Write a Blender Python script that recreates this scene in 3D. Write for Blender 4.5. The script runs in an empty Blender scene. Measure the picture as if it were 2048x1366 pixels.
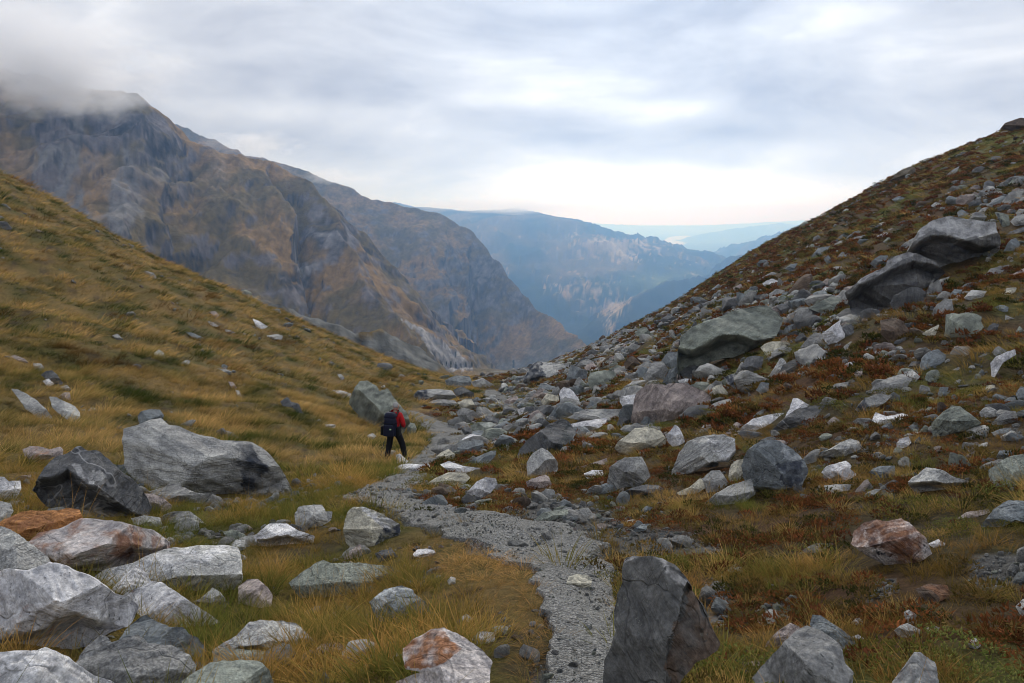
import bpy, bmesh, math, random
import numpy as np
from mathutils import Vector, Matrix

# ------------------------------------------------------------------ camera, sky, sun, exposure
scene = bpy.context.scene
COL = scene.collection
F_PX, CX, CY = 1593.0, 1024.0, 683.0          # focal length and centre of a 2048 x 1366 frame
PITCH = math.atan(258.0 / F_PX)
cam_data = bpy.data.cameras.new('camera')
cam_data.sensor_width = 36.0
cam_data.lens = 36.0 * F_PX / 2048.0
cam_data.clip_start = 0.1
cam_data.clip_end = 90000.0
cam = bpy.data.objects.new('camera', cam_data)
COL.objects.link(cam)
cam.location = (0, 0, 0)
cam.rotation_euler = (math.radians(90) - PITCH, 0, 0)
scene.camera = cam

SUN_EL, SUN_AZ = 30.0, 9.0                      # degrees; azimuth clockwise from +Y
sun_d = bpy.data.lights.new('sun', 'SUN')
sun_d.energy = 1.5
sun_d.angle = math.radians(14)
sun_d.color = (1.0, 0.95, 0.88)
sun = bpy.data.objects.new('sun', sun_d)
COL.objects.link(sun)
_e, _a = math.radians(SUN_EL), math.radians(SUN_AZ)
_dir = Vector((math.sin(_a) * math.cos(_e), math.cos(_a) * math.cos(_e), math.sin(_e)))
sun.rotation_euler = _dir.to_track_quat('Z', 'Y').to_euler()

scene.view_settings.view_transform = 'Standard'
scene.view_settings.look = 'None'
scene.view_settings.exposure = 0.35
scene.view_settings.gamma = 1.0
scene.view_settings.use_curve_mapping = False
scene.render.engine = 'CYCLES'
scene.cycles.use_denoising = True
scene.cycles.denoising_prefilter = 'ACCURATE'
scene.cycles.filter_width = 1.0
scene.cycles.max_bounces = 6
scene.cycles.diffuse_bounces = 3
scene.cycles.glossy_bounces = 2
scene.cycles.transparent_max_bounces = 6
scene.cycles.volume_bounces = 3


class NT:
    """small helper to wire shader nodes"""
    def __init__(self, tree):
        self.t = tree
        self.t.nodes.clear()

    def n(self, kind, ins=None, **props):
        nd = self.t.nodes.new(kind)
        for k, v in props.items():
            setattr(nd, k, v)
        for k, v in (ins or {}).items():
            s = nd.inputs[k]
            if hasattr(v, 'is_output') or isinstance(v, bpy.types.NodeSocket):
                self.t.links.new(v, s)
            else:
                s.default_value = v
        return nd

    def m(self, op, a, b=0.0, c=None):
        nd = self.t.nodes.new('ShaderNodeMath')
        nd.operation = op
        for i, v in enumerate((a, b) if c is None else (a, b, c)):
            if isinstance(v, bpy.types.NodeSocket):
                self.t.links.new(v, nd.inputs[i])
            else:
                nd.inputs[i].default_value = v
        return nd.outputs[0]

    def ramp(self, fac, stops):
        nd = self.t.nodes.new('ShaderNodeValToRGB')
        el = nd.color_ramp.elements
        while len(el) < len(stops):
            el.new(0.5)
        for e, (p, c) in zip(el, stops):
            e.position = p
            e.color = (*c, 1) if len(c) == 3 else c
        self.t.links.new(fac, nd.inputs[0])
        return nd.outputs[0]

    def mix(self, fac, a, b, mode='MIX'):
        nd = self.t.nodes.new('ShaderNodeMix')
        nd.data_type = 'RGBA'
        nd.blend_type = mode
        for sock, v in ((nd.inputs[0], fac), (nd.inputs[6], a), (nd.inputs[7], b)):
            if isinstance(v, bpy.types.NodeSocket):
                self.t.links.new(v, sock)
            else:
                sock.default_value = v if not isinstance(v, tuple) else (*v[:3], 1)
        return nd.outputs[2]

    def noise(self, vec, scale, detail=4.0, rough=0.55, dist=0.0, out=0):
        nd = self.n('ShaderNodeTexNoise', {'Scale': scale, 'Detail': detail, 'Roughness': rough, 'Distortion': dist})
        if vec is not None:
            self.t.links.new(vec, nd.inputs['Vector'])
        return nd.outputs[out]

    def link(self, a, b):
        self.t.links.new(a, b)


# ---- sky: a Nishita sky almost wholly covered by a broken layer of stratus
world = bpy.data.worlds.new('World')
scene.world = world
world.use_nodes = True
W = NT(world.node_tree)
SKY_STR = 0.1
tc = W.n('ShaderNodeTexCoord').outputs['Generated']
sky = W.n('ShaderNodeTexSky', sky_type='NISHITA', sun_disc=False, sun_elevation=math.radians(SUN_EL),
          sun_rotation=math.radians(SUN_AZ), altitude=2400.0, air_density=1.0, dust_density=1.0, ozone_density=1.0)
sep = W.n('ShaderNodeSeparateXYZ', {0: tc})
dx, dy, dz = sep.outputs
el = W.m('ARCSINE', dz)
az = W.m('ARCTAN2', dx, dy)
stretch = W.n('ShaderNodeMapping', {'Vector': tc, 'Scale': (3.4, 3.4, 10.5)}).outputs[0]
n1 = W.noise(stretch, 1.0, 7.0, 0.52, 0.5)
stretch2 = W.n('ShaderNodeMapping', {'Vector': tc, 'Location': (3.1, 1.7, 0.4), 'Scale': (9.0, 9.0, 26.0)}).outputs[0]
n2 = W.noise(stretch2, 1.0, 4.0, 0.55, 0.3)
cl = W.m('ADD', W.m('MULTIPLY', n1, 0.75), W.m('MULTIPLY', n2, 0.25))


def px_dir(px, py):
    xc, yc = (px - CX) / F_PX, (CY - py) / F_PX
    return np.array([xc, math.cos(PITCH) + yc * math.sin(PITCH), -math.sin(PITCH) + yc * math.cos(PITCH)])


def lobe(px, py, sx, sy, amp):
    """one cloud bank: centre as seen from the path, half widths in degrees, brightness"""
    d = px_dir(px, py)
    d = d / np.linalg.norm(d)
    a0, e0 = math.atan2(d[0], d[1]), math.asin(d[2])
    u = W.m('MULTIPLY', W.m('SUBTRACT', az, a0), 1.0 / math.radians(sx))
    v = W.m('MULTIPLY', W.m('SUBTRACT', el, e0), 1.0 / math.radians(sy))
    q = W.m('ADD', W.m('MULTIPLY', u, u), W.m('MULTIPLY', v, v))
    return W.m('MULTIPLY', W.m('EXPONENT', W.m('MULTIPLY', q, -1.0)), amp)


SKY_LOBES = [(1270, 408, 9.5, 2.3, 0.85), (1150, 350, 7, 0.8, 0.12), (1390, 222, 4, .8, 0.16), (600, 222, 8, 1.0, 0.17), (820, 300, 5, 1.2, 0.08),
             (60, 40, 9, 2.2, 0.06), (1060, 190, 9, 0.9, -0.06), (1400, 275, 11, 0.8, -0.10), (1480, 340, 9, .8, -0.05), (1000, 255, 9, .6, .05),
             (650, 60, 12, 1.4, -0.06), (1500, 60, 10, 1.6, 0.05), (420, 170, 7, .8, -0.05), (1950, 120, 7, 2, 0.08), (1950, 300, 6, 1.2, 0.06), (700, 340, 6, .8, .05)]
val = W.m('ADD', W.m('MULTIPLY', W.m('SUBTRACT', cl, 0.5), 1.25), 0.625)
for L in SKY_LOBES:
    val = W.m('ADD', val, lobe(*L))
# distant low sky is brighter all round
hz = W.m('EXPONENT', W.m('MULTIPLY', W.m('ABSOLUTE', el), -1.0 / math.radians(3.0)))
val = W.m('ADD', val, W.m('MULTIPLY', hz, 0.07))
cloud_rgb = W.ramp(W.m('DIVIDE', val, 1.6), [(0.0, (0.23, 0.25, 0.30)), (0.31, (0.38, 0.405, 0.48)), (0.45, (0.575, 0.60, 0.66)), (0.55, (0.80, 0.815, 0.855)), (0.66, (1.06, 1.09, 1.15)), (1.0, (1.42, 1.66, 2.2))])
cloud_rgb = W.mix(1.0, cloud_rgb, (1.0 / SKY_STR,) * 3, 'MULTIPLY')
cover = W.n('ShaderNodeMapRange', {0: val, 1: 0.30, 2: 0.45, 3: 0.86, 4: 1.0}).outputs[0]
sky_col = W.mix(cover, sky.outputs[0], cloud_rgb)
bg = W.n('ShaderNodeBackground', {'Color': sky_col, 'Strength': SKY_STR})
W.n('ShaderNodeOutputWorld', {'Surface': bg.outputs[0]})

rng = np.random.default_rng(7)
random.seed(7)

# ------------------------------------------------------------------ numpy noise
_perm = np.random.default_rng(11).permutation(4096).astype(np.int32)


_g3 = np.random.default_rng(5).normal(size=(4096, 3))
_g3 /= np.linalg.norm(_g3, axis=1)[:, None]
_gx, _gy, _gz = (np.ascontiguousarray(_g3[:, i], np.float32) for i in range(3))
_ga = np.random.default_rng(6).uniform(0, 2 * math.pi, 4096)
_hx, _hy = np.cos(_ga).astype(np.float32), np.sin(_ga).astype(np.float32)


def perlin(x, y, z=0.0):
    if np.ndim(z) == 0:
        return _perlin2(x, y, int(math.floor(float(z) * 131.7)))
    x, y, z = np.broadcast_arrays(np.asarray(x, np.float32), np.asarray(y, np.float32), np.asarray(z, np.float32))
    ix, iy, iz = (np.floor(c).astype(np.int32) for c in (x, y, z))
    fx, fy, fz = x - ix, y - iy, z - iz
    u, v, w = (t * t * t * (t * (t * 6 - 15) + 10) for t in (fx, fy, fz))
    out = 0
    for dz_ in (0, 1):
        hz_ = _perm[(iz + dz_) & 4095]
        for dy_ in (0, 1):
            hy_ = _perm[(iy + dy_ + hz_) & 4095]
            for dx_ in (0, 1):
                h = _perm[(ix + dx_ + hy_) & 4095]
                d = _gx[h] * (fx - dx_) + _gy[h] * (fy - dy_) + _gz[h] * (fz - dz_)
                out = out + d * (u if dx_ else 1 - u) * (v if dy_ else 1 - v) * (w if dz_ else 1 - w)
    return out * 1.5


def _perlin2(x, y, seed):
    x, y = np.broadcast_arrays(np.asarray(x, np.float64), np.asarray(y, np.float64))
    ix, iy = np.floor(x).astype(np.int32), np.floor(y).astype(np.int32)
    fx, fy = (x - ix).astype(np.float32), (y - iy).astype(np.float32)
    u, v = (t * t * t * (t * (t * 6 - 15) + 10) for t in (fx, fy))
    o = int(_perm[seed & 4095])
    out = 0
    for dy_ in (0, 1):
        hy_ = _perm[(iy + dy_ + o) & 4095]
        for dx_ in (0, 1):
            h = _perm[(ix + dx_ + hy_) & 4095]
            out = out + (_hx[h] * (fx - dx_) + _hy[h] * (fy - dy_)) * (u if dx_ else 1 - u) * (v if dy_ else 1 - v)
    return out * 1.45


def fbm(x, y, z=0.0, octaves=4, gain=0.5, lac=2.03, ridged=False):
    s, a, f = 0.0, 1.0, 1.0
    for o in range(octaves):
        n = perlin(np.asarray(x) * f + 17.3 * o, np.asarray(y) * f - 9.1 * o, np.asarray(z) * f + 4.7 * o)
        if ridged:
            n = 1.0 - 2.0 * np.abs(n)
        s = s + a * n
        a *= gain
        f *= lac
    return s


def smooth(a, b, x):
    t = np.clip((x - a) / (b - a), 0, 1)
    return t * t * (3 - 2 * t)


def pix(px, py, d):
    """world point seen at photo pixel (px, py) whose forward distance is d metres"""
    v = px_dir(px, py)
    return v / v[1] * d


def to_px(P):
    """photo pixel of world points (n, 3)"""
    P = np.asarray(P, float)
    c, s = math.cos(PITCH), math.sin(PITCH)
    zc = P[..., 1] * c - P[..., 2] * s
    yc = P[..., 1] * s + P[..., 2] * c
    zc = np.maximum(zc, 1e-3)
    return CX + F_PX * P[..., 0] / zc, CY - F_PX * yc / zc


def in_poly(px, py, poly):
    px, py = np.asarray(px), np.asarray(py)
    inside = np.zeros(px.shape, bool)
    n = len(poly)
    for i in range(n):
        x0, y0 = poly[i]
        x1, y1 = poly[(i + 1) % n]
        c = ((y0 > py) != (y1 > py)) & (px < (x1 - x0) * (py - y0) / (y1 - y0 + 1e-12) + x0)
        inside ^= c
    return inside


def grid_mesh(name, P, cols=None, attr='Col', wrap=False):
    """P (nr, na, 3) -> mesh; cols (nr, na, 3) -> point colour attribute"""
    nr, na = P.shape[:2]
    idx = np.arange(nr * na).reshape(nr, na)
    if wrap:
        idx = np.concatenate([idx, idx[:, :1]], axis=1)
    q = np.stack([idx[:-1, :-1], idx[:-1, 1:], idx[1:, 1:], idx[1:, :-1]], axis=-1).reshape(-1, 4)
    return raw_mesh(name, P.reshape(-1, 3), q, None if cols is None else cols.reshape(-1, 3), attr)


def raw_mesh(name, V, Fq, cols=None, attr='Col', smooth_shade=True):
    me = bpy.data.meshes.new(name)
    V = np.ascontiguousarray(V, np.float32)
    k = Fq.shape[1]
    me.vertices.add(len(V))
    me.vertices.foreach_set('co', V.ravel())
    me.loops.add(Fq.size)
    me.loops.foreach_set('vertex_index', np.ascontiguousarray(Fq, np.int32).ravel())
    me.polygons.add(len(Fq))
    me.polygons.foreach_set('loop_start', np.arange(0, Fq.size, k, dtype=np.int32))
    me.polygons.foreach_set('use_smooth', np.full(len(Fq), smooth_shade))
    me.update(calc_edges=True)
    if cols is not None:
        a = me.attributes.new(attr, 'FLOAT_COLOR', 'POINT')
        c4 = np.ones((len(V), 4), np.float32)
        c4[:, :3] = cols
        a.data.foreach_set('color', c4.ravel())
    return me


def add_obj(name, me, mat=None, parent=None, kind=None, label=None, cat=None, group=None):
    o = bpy.data.objects.new(name, me)
    COL.objects.link(o)
    if mat is not None and me is not None:
        me.materials.clear()
        me.materials.append(mat)
    if parent is not None:
        o.parent = parent
    for k, v in (('kind', kind), ('label', label), ('category', cat), ('group', group)):
        if v:
            o[k] = v
    return o
# ------------------------------------------------------------------ near ground: one height field
BPR = np.array([(0, -1.62), (4, -2.36), (8, -3.35), (12.5, -4.5), (26, -8.0), (38, -10.3), (55, -12.95), (80, -16.1), (100, -20.5)])
CTRL = [  # px, py, forward distance
    (2048, 1366, 3.3), (2048, 1200, 4.6), (2048, 1050, 6.5), (2048, 900, 9), (2048, 750, 13), (2048, 600, 19), (2048, 450, 30), (2048, 330, 50), (2048, 252, 75),
    (1700, 1366, 3.6), (1700, 1200, 5.2), (1700, 1050, 7.5), (1700, 900, 11), (1700, 750, 16), (1700, 640, 23), (1700, 500, 42), (1700, 425, 70), (1700, 404, 95),
    (1400, 1366, 3.9), (1400, 1200, 6), (1400, 1050, 9), (1400, 900, 14.5), (1400, 800, 21), (1400, 700, 32), (1400, 620, 58), (1400, 573, 105),
    (1200, 1050, 9.8), (1200, 900, 17.5), (1200, 800, 29), (1200, 740, 52), (1200, 688, 112),
    (1040, 760, 68), (1100, 850, 24), (1100, 780, 42), (1110, 728, 95),
    (0, 1366, 3.8), (0, 1200, 5.5), (0, 1050, 8.5), (0, 930, 13), (0, 800, 20), (0, 683, 27), (0, 550, 36), (0, 450, 46), (0, 350, 60),
    (300, 1366, 4), (300, 1200, 6), (300, 1050, 9.5), (300, 950, 14), (300, 870, 19), (300, 780, 26), (300, 680, 35), (300, 580, 49), (300, 515, 66),
    (600, 1366, 4), (600, 1200, 6.2), (600, 1050, 10), (600, 950, 15.5), (600, 880, 22), (600, 800, 31), (600, 720, 48), (600, 640, 75),
    (780, 840, 33), (780, 780, 48), (780, 715, 78), (860, 750, 86), (905, 760, 84),
    (150, 435, 62), (450, 580, 68),
    # beyond the crests the ground falls away
    (0, 420, 85), (300, 570, 95), (600, 690, 105), (780, 750, 110), (900, 775, 118), (1000, 762, 112), (960, 752, 86),
    (1000, 800, 140), (1110, 760, 135), (1200, 712, 150), (1400, 592, 150), (1700, 425, 140), (2048, 290, 120),
    (0, 560, 150), (300, 690, 160), (600, 800, 170), (800, 830, 170), (1000, 860, 190), (1200, 800, 200), (1400, 680, 200), (1700, 500, 190), (2048, 370, 170),
]
CTRL_XYZ = [pix(*c) for c in CTRL]
AXIS = [(1170, 1366), (1165, 1280), (1160, 1200), (1060, 1130), (920, 1050), (850, 1000), (830, 960), (790, 918), (860, 890), (850, 850), (940, 790), (1000, 800)]
for (px_, py_) in AXIS:
    v = px_dir(px_, py_)
    v = v / v[1]
    ds = np.linspace(2, 95, 2000)
    err = np.interp(ds, BPR[:, 0], BPR[:, 1]) - v[2] * ds
    i = np.where(np.diff(np.sign(err)) != 0)[0]
    d_ = ds[i[0]] if len(i) else 60.0
    CTRL_XYZ.append(v * d_)
for a_ in (-32, -16, 0, 16, 32):           # round the photographer's feet
    for r_ in (0.7, 1.8):
        CTRL_XYZ.append(np.array([math.sin(math.radians(a_)) * r_, math.cos(math.radians(a_)) * r_, -1.62 - 0.17 * r_ + 0.05 * r_ * abs(a_) / 32]))
C_ = np.array(CTRL_XYZ)
c_az = np.arctan2(C_[:, 0], C_[:, 1])
c_lr = np.log(np.hypot(C_[:, 0], C_[:, 1]))
c_s = C_[:, 2] / np.hypot(C_[:, 0], C_[:, 1])
AZK = 2.2


def _phi(r2):
    return 0.5 * r2 * np.log(r2 + 1e-9)


def _tps_fit(lam=0.02):
    X = np.stack([c_az * AZK, c_lr], 1)
    n = len(X)
    K = _phi(((X[:, None] - X[None]) ** 2).sum(-1)) + lam * np.eye(n)
    Pm = np.concatenate([np.ones((n, 1)), X], 1)
    A = np.block([[K, Pm], [Pm.T, np.zeros((3, 3))]])
    s = np.linalg.solve(A, np.concatenate([c_s, np.zeros(3)]))
    return X, s


_TX, _TS = _tps_fit()


def base_h(x, y):
    x, y = np.asarray(x, float), np.asarray(y, float)
    sh = np.broadcast(x, y).shape
    x, y = np.broadcast_to(x, sh).ravel(), np.broadcast_to(y, sh).ravel()
    out = np.empty(x.shape)
    for i in range(0, len(x), 60000):
        xs, ys = x[i:i + 60000], y[i:i + 60000]
        r = np.maximum(np.hypot(xs, ys), 0.3)
        az_ = np.arctan2(xs, ys)
        azc = np.clip(az_, -0.78, 0.78)
        q = np.stack([azc * AZK, np.log(r)], 1)
        k = _phi(((q[:, None] - _TX[None]) ** 2).sum(-1))
        s = k @ _TS[:len(_TX)] + _TS[len(_TX)] + q @ _TS[len(_TX) + 1:]
        z = s * r
        b = smooth(0.8, 2.4, np.abs(az_))
        z = z * (1 - b) + b * (-1.62 + 0.05 * r)
        out[i:i + 60000] = z
    return out.reshape(sh)


def ground_h(x, y):
    x, y = np.asarray(x, float), np.asarray(y, float)
    r = np.hypot(x, y)
    amp = np.clip(r / 12.0, 0.25, 1.6)
    n = fbm(x / 3.1, y / 3.1, 0.0, 2) * 0.13 + fbm(x / 0.7 + 5, y / 0.7, 2.0, 2) * 0.035
    big = fbm(x / 14.0 + 3, y / 14.0, 7.0, 2) * 0.45 * smooth(14, 50, r)
    return base_h(x, y) + n * amp + big


def hit(px, py):
    """forward distance at which the ray through a photo pixel meets the ground"""
    px, py = np.atleast_1d(np.asarray(px, float)), np.atleast_1d(np.asarray(py, float))
    xc, yc = (px - CX) / F_PX, (CY - py) / F_PX
    dyv = math.cos(PITCH) + yc * math.sin(PITCH)
    vx, vz = xc / dyv, (-math.sin(PITCH) + yc * math.cos(PITCH)) / dyv
    ds = np.geomspace(1.5, 150, 420)
    D = np.full(px.shape, np.nan)
    for i in range(0, len(px), 2000):
        a = vx[i:i + 2000, None] * ds
        h = ground_h(a, np.broadcast_to(ds, a.shape))
        below = (vz[i:i + 2000, None] * ds) < h
        first = below.argmax(1)
        ok = below.any(1) & (first > 0)
        j = np.arange(len(first))
        f1 = (vz[i:i + 2000] * ds[first]) - h[j, first]
        f0 = (vz[i:i + 2000] * ds[first - 1]) - h[j, first - 1]
        t = f0 / (f0 - f1 + 1e-12)
        D[i:i + 2000] = np.where(ok, ds[first - 1] + (ds[first] - ds[first - 1]) * np.clip(t, 0, 1), np.nan)
    return D


# path: left and right edge of the trodden gravel, row by row
PATH_ROWS = [(1500, 1100, 1250), (1366, 1102, 1238), (1300, 1110, 1242), (1250, 1096, 1238), (1200, 1082, 1234), (1160, 1068, 1235), (1130, 1030, 1228), (1100, 970, 1205),
             (1075, 895, 1185), (1052, 820, 1135), (1032, 785, 1010), (1015, 735, 890), (1000, 688, 845), (985, 705, 820), (970, 748, 832), (955, 776, 850),
             (940, 800, 858), (925, 818, 872), (910, 834, 892), (890, 852, 927), (872, 864, 947), (857, 852, 928), (843, 834, 886), (830, 816, 850), (822, 806, 830)]
PATH2_ROWS = [(828, 1024, 1054), (818, 1012, 1046), (807, 996, 1034), (797, 980, 1018), (788, 968, 1006), (780, 972, 998)]


def path_poly(rows):
    return [(a, y) for y, a, b in rows] + [(b, y) for y, a, b in rows[::-1]]


PATH_POLY, PATH2_POLY = path_poly(PATH_ROWS), path_poly(PATH2_ROWS)
BARE = [[(1225, 1075), (1300, 1060), (1400, 1075), (1452, 1100), (1430, 1125), (1340, 1118), (1240, 1105)],
        [(1010, 1008), (1120, 1000), (1230, 1035), (1260, 1075), (1180, 1085), (1080, 1050)],
        [(1405, 1170), (1450, 1160), (1470, 1200), (1440, 1270), (1405, 1240)], [(1530, 1205), (1590, 1195), (1585, 1250), (1530, 1255)],
        [(1930, 1110), (2000, 1095), (2048, 1110), (2048, 1130), (1975, 1180), (1935, 1165)], [(1760, 975), (1790, 970), (1780, 1000), (1745, 1000)],
        [(1760, 1170), (1800, 1165), (1795, 1195), (1740, 1195)], [(2005, 860), (2048, 840), (2048, 880), (2020, 885)]]


def soft_in(px, py, poly, w, jitter=None):
    """membership of a polygon, its edge roughened"""
    if jitter is not None:
        px, py = px + jitter[0], py + jitter[1]
    return in_poly(px, py, poly)


def zones(x, y, z):
    """colour-relevant zones at ground points -> dict of masks"""
    P = np.stack([x, y, z], -1)
    px, py = to_px(P)
    s = np.hypot(x, y)
    j1 = fbm(x / 0.8, y / 0.8, 3.0, 3) * 500.0 / np.maximum(s, 2) * 0.35
    j2 = fbm(x / 0.8 + 40, y / 0.8, 9.0, 3) * 300.0 / np.maximum(s, 2) * 0.35
    infront = y > 1.0
    path = (in_poly(px + j1 * 1.1, py + j2 * 1.1, PATH_POLY) | in_poly(px + j1 * .4, py + j2 * .4, PATH2_POLY)) & infront
    bare = np.zeros(path.shape, bool)
    for b in BARE:
        bare |= in_poly(px + j1, py + j2, b)
    # which side of the path: right side is where px > centre line
    rows = np.array(PATH_ROWS)[::-1]
    cxl = np.interp(py, rows[:, 0], (rows[:, 1] + rows[:, 2]) / 2)
    cxl = np.where(py < 822, np.interp(py, [735, 760, 790, 822], [960, 950, 985, 880]), cxl)
    right = px > cxl
    return dict(px=px, py=py, path=path, bare=bare & infront, right=right)


# ---- colour of the ground under the plants
def ground_colour(x, y, z):
    Z = zones(x, y, z)
    n1 = fbm(x / 2.6, y / 2.6, 1.0, 3)
    n2 = fbm(x / 0.9, y / 0.9, 5.0, 3)
    n3 = fbm(x / 6.5, y / 6.5, 8.0, 2)
    c = np.zeros(x.shape + (3,))
    straw, olive, soil = np.array((.25, .17, .068)), np.array((.11, .10, .032)), np.array((.07, .055, .038))
    rust, moss, brown = np.array((.10, .055, .03)), np.array((.125, .125, .035)), np.array((.095, .078, .04))
    lm = np.clip(0.55 + 0.9 * n1 + 0.3 * n2, 0, 1)[..., None]
    left = olive * (1 - lm) + straw * lm
    rm = np.clip(0.5 + 1.1 * n1, 0, 1)[..., None]
    rgt = brown * (1 - rm) + rust * rm
    mm = smooth(0.12, 0.5, n3 + 0.4 * n2)[..., None]
    rgt = rgt * (1 - mm) + moss * mm
    sm = smooth(0.25, 0.6, n2 - 0.4 * n1)[..., None] * .7
    c = np.where(Z['right'][..., None], rgt, left)
    c = c * (1 - sm) + soil * sm
    g = np.array((.19, .19, .185))
    gm = (Z['path'] | Z['bare'])[..., None]
    c = np.where(gm, g * (0.8 + 0.35 * n2[..., None]), c)
    return np.clip(c, 0.01, 1), Z


def rock_noise_bump(N, vec, scale, strength, distance):
    h = N.noise(vec, scale, 8.0, 0.6)
    return N.n('ShaderNodeBump', {'Height': h, 'Strength': strength, 'Distance': distance}).outputs[0]


def new_mat(name):
    m = bpy.data.materials.new(name)
    m.use_nodes = True
    return m, NT(m.node_tree)


def ground_material():
    m, N = new_mat('mountain_turf')
    col = N.n('ShaderNodeAttribute', attribute_name='Col').outputs['Color']
    pos = N.n('ShaderNodeNewGeometry').outputs['Position']
    f = N.noise(pos, 9.0, 8.0, 0.72)
    f2 = N.noise(pos, 60.0, 4.0, 0.6)
    c = N.mix(0.75, col, N.ramp(f, [(0.32, (.35, .32, .28)), (0.5, (1, 1, 1)), (0.68, (1.7, 1.65, 1.45))]), 'MULTIPLY')
    c = N.mix(0.6, c, N.ramp(f2, [(0.3, (.5, .5, .5)), (0.7, (1.5, 1.5, 1.5))]), 'MULTIPLY')
    b1 = N.n('ShaderNodeBump', {'Height': f, 'Strength': 1.0, 'Distance': 0.16}).outputs[0]
    b2 = N.n('ShaderNodeBump', {'Height': f2, 'Strength': 0.6, 'Distance': 0.02, 'Normal': b1}).outputs[0]
    p = N.n('ShaderNodeBsdfPrincipled', {'Base Color': c, 'Roughness': 0.95, 'Specular IOR Level': 0.1, 'Normal': b2})
    N.n('ShaderNodeOutputMaterial', {'Surface': p.outputs[0]})
    return m


def gravel_material():
    m, N = new_mat('path_gravel')
    pos = N.n('ShaderNodeNewGeometry').outputs['Position']
    v = N.n('ShaderNodeTexVoronoi', {'Vector': pos, 'Scale': 48.0, 'Randomness': 1.0})
    v2 = N.n('ShaderNodeTexVoronoi', {'Vector': pos, 'Scale': 130.0, 'Randomness': 1.0})
    tone = N.ramp(N.n('ShaderNodeSeparateColor', {0: v.outputs['Color']}).outputs[0], [(0, (.07, .073, .078)), (.5, (.205, .21, .208)), (.85, (.30, .30, .292)), (1, (.40, .39, .38))])
    tone2 = N.ramp(N.n('ShaderNodeSeparateColor', {0: v2.outputs['Color']}).outputs[0], [(0, (.6, .6, .6)), (1, (1.35, 1.35, 1.33))])
    c = N.mix(1.0, tone, tone2, 'MULTIPLY')
    big = N.noise(pos, 1.7, 5.0, 0.65)
    c = N.mix(N.m('MULTIPLY', N.ramp(big, [(.35, (0, 0, 0)), (.65, (1, 1, 1))]), 0.55), c, (.30, .295, .265))
    h = N.m('SUBTRACT', 1.0, v.outputs['Distance'])
    b1 = N.n('ShaderNodeBump', {'Height': h, 'Strength': 1.0, 'Distance': 0.03}).outputs[0]
    b2 = N.n('ShaderNodeBump', {'Height': N.m('SUBTRACT', 1.0, v2.outputs['Distance']), 'Strength': 0.6, 'Distance': 0.008, 'Normal': b1}).outputs[0]
    p = N.n('ShaderNodeBsdfPrincipled', {'Base Color': c, 'Roughness': 0.9, 'Specular IOR Level': 0.2, 'Normal': b2})
    N.n('ShaderNodeOutputMaterial', {'Surface': p.outputs[0]})
    return m


MAT_GROUND, MAT_GRAVEL = ground_material(), gravel_material()

azs = np.concatenate([np.radians(np.arange(-180, -46, 4.0)), np.radians(np.linspace(-46, -36, 24)[:-1]), np.radians(np.linspace(-36, 36, 560)),
                      np.radians(np.linspace(36, 46, 24)[1:]), np.radians(np.arange(50, 180, 4.0))])
rad = np.concatenate([[0.0, 0.4], np.geomspace(0.9, 120, 300), np.geomspace(124, 215, 14)])
AA, RR = np.meshgrid(azs, rad)
gx, gy = RR * np.sin(AA), RR * np.cos(AA)
gz = ground_h(gx, gy)
gz[0, :] = gz[1].mean()
gcol, gZ = ground_colour(gx, gy, gz)
gz = gz - np.where(gZ['path'], 0.06, 0.0)
me = grid_mesh('ground', np.stack([gx, gy, gz], -1), gcol, wrap=True)
ground = add_obj('ground', me, MAT_GROUND, kind='structure')


def build_path(rows, name):
    ys = np.concatenate([np.linspace(rows[i][0], rows[i + 1][0], 14)[:-1] for i in range(len(rows) - 1)] + [[rows[-1][0]]])
    R = np.array(rows)[::-1]
    xl, xr = np.interp(ys, R[:, 0], R[:, 1]), np.interp(ys, R[:, 0], R[:, 2])
    T = np.linspace(-0.06, 1.06, 44)
    ln = np.arange(len(ys)) / 9.0
    xl = xl + (xr - xl) * 0.16 * fbm(ln, 0.3, 3.0, 3)
    xr = xr + (xr - xl) * 0.16 * fbm(ln, 7.3, 5.0, 3)
    PX = xl[:, None] + (xr - xl)[:, None] * T
    PY = np.broadcast_to(ys[:, None], PX.shape)
    # world points: rows are placed by their own distance, then smoothed in plan
    D = hit(PX.ravel(), PY.ravel()).reshape(PX.shape)
    v = np.stack([(PX - CX) / F_PX / (math.cos(PITCH) + (CY - PY) / F_PX * math.sin(PITCH)), np.ones(PX.shape)], -1)
    X, Y = v[..., 0] * D, D
    wob = fbm(X / 0.35, Y / 0.35, 4.0, 3)
    X = X + wob * 0.05
    Z = ground_h(X, Y)
    edge = np.minimum(T, 1 - T)[None, :]
    Z = Z + np.where(edge > 0.04, 0.035, -0.06 * (1 - edge / 0.04)) + fbm(X / 0.22, Y / 0.22, 1.0, 3) * 0.014 + fbm(X / 0.8, Y / 0.8, 2.0, 2) * 0.012
    return add_obj(name, grid_mesh(name, np.stack([X, Y, Z], -1)), MAT_GRAVEL, kind='structure')


build_path(PATH_ROWS, 'path')
build_path(PATH2_ROWS, 'path')

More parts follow.
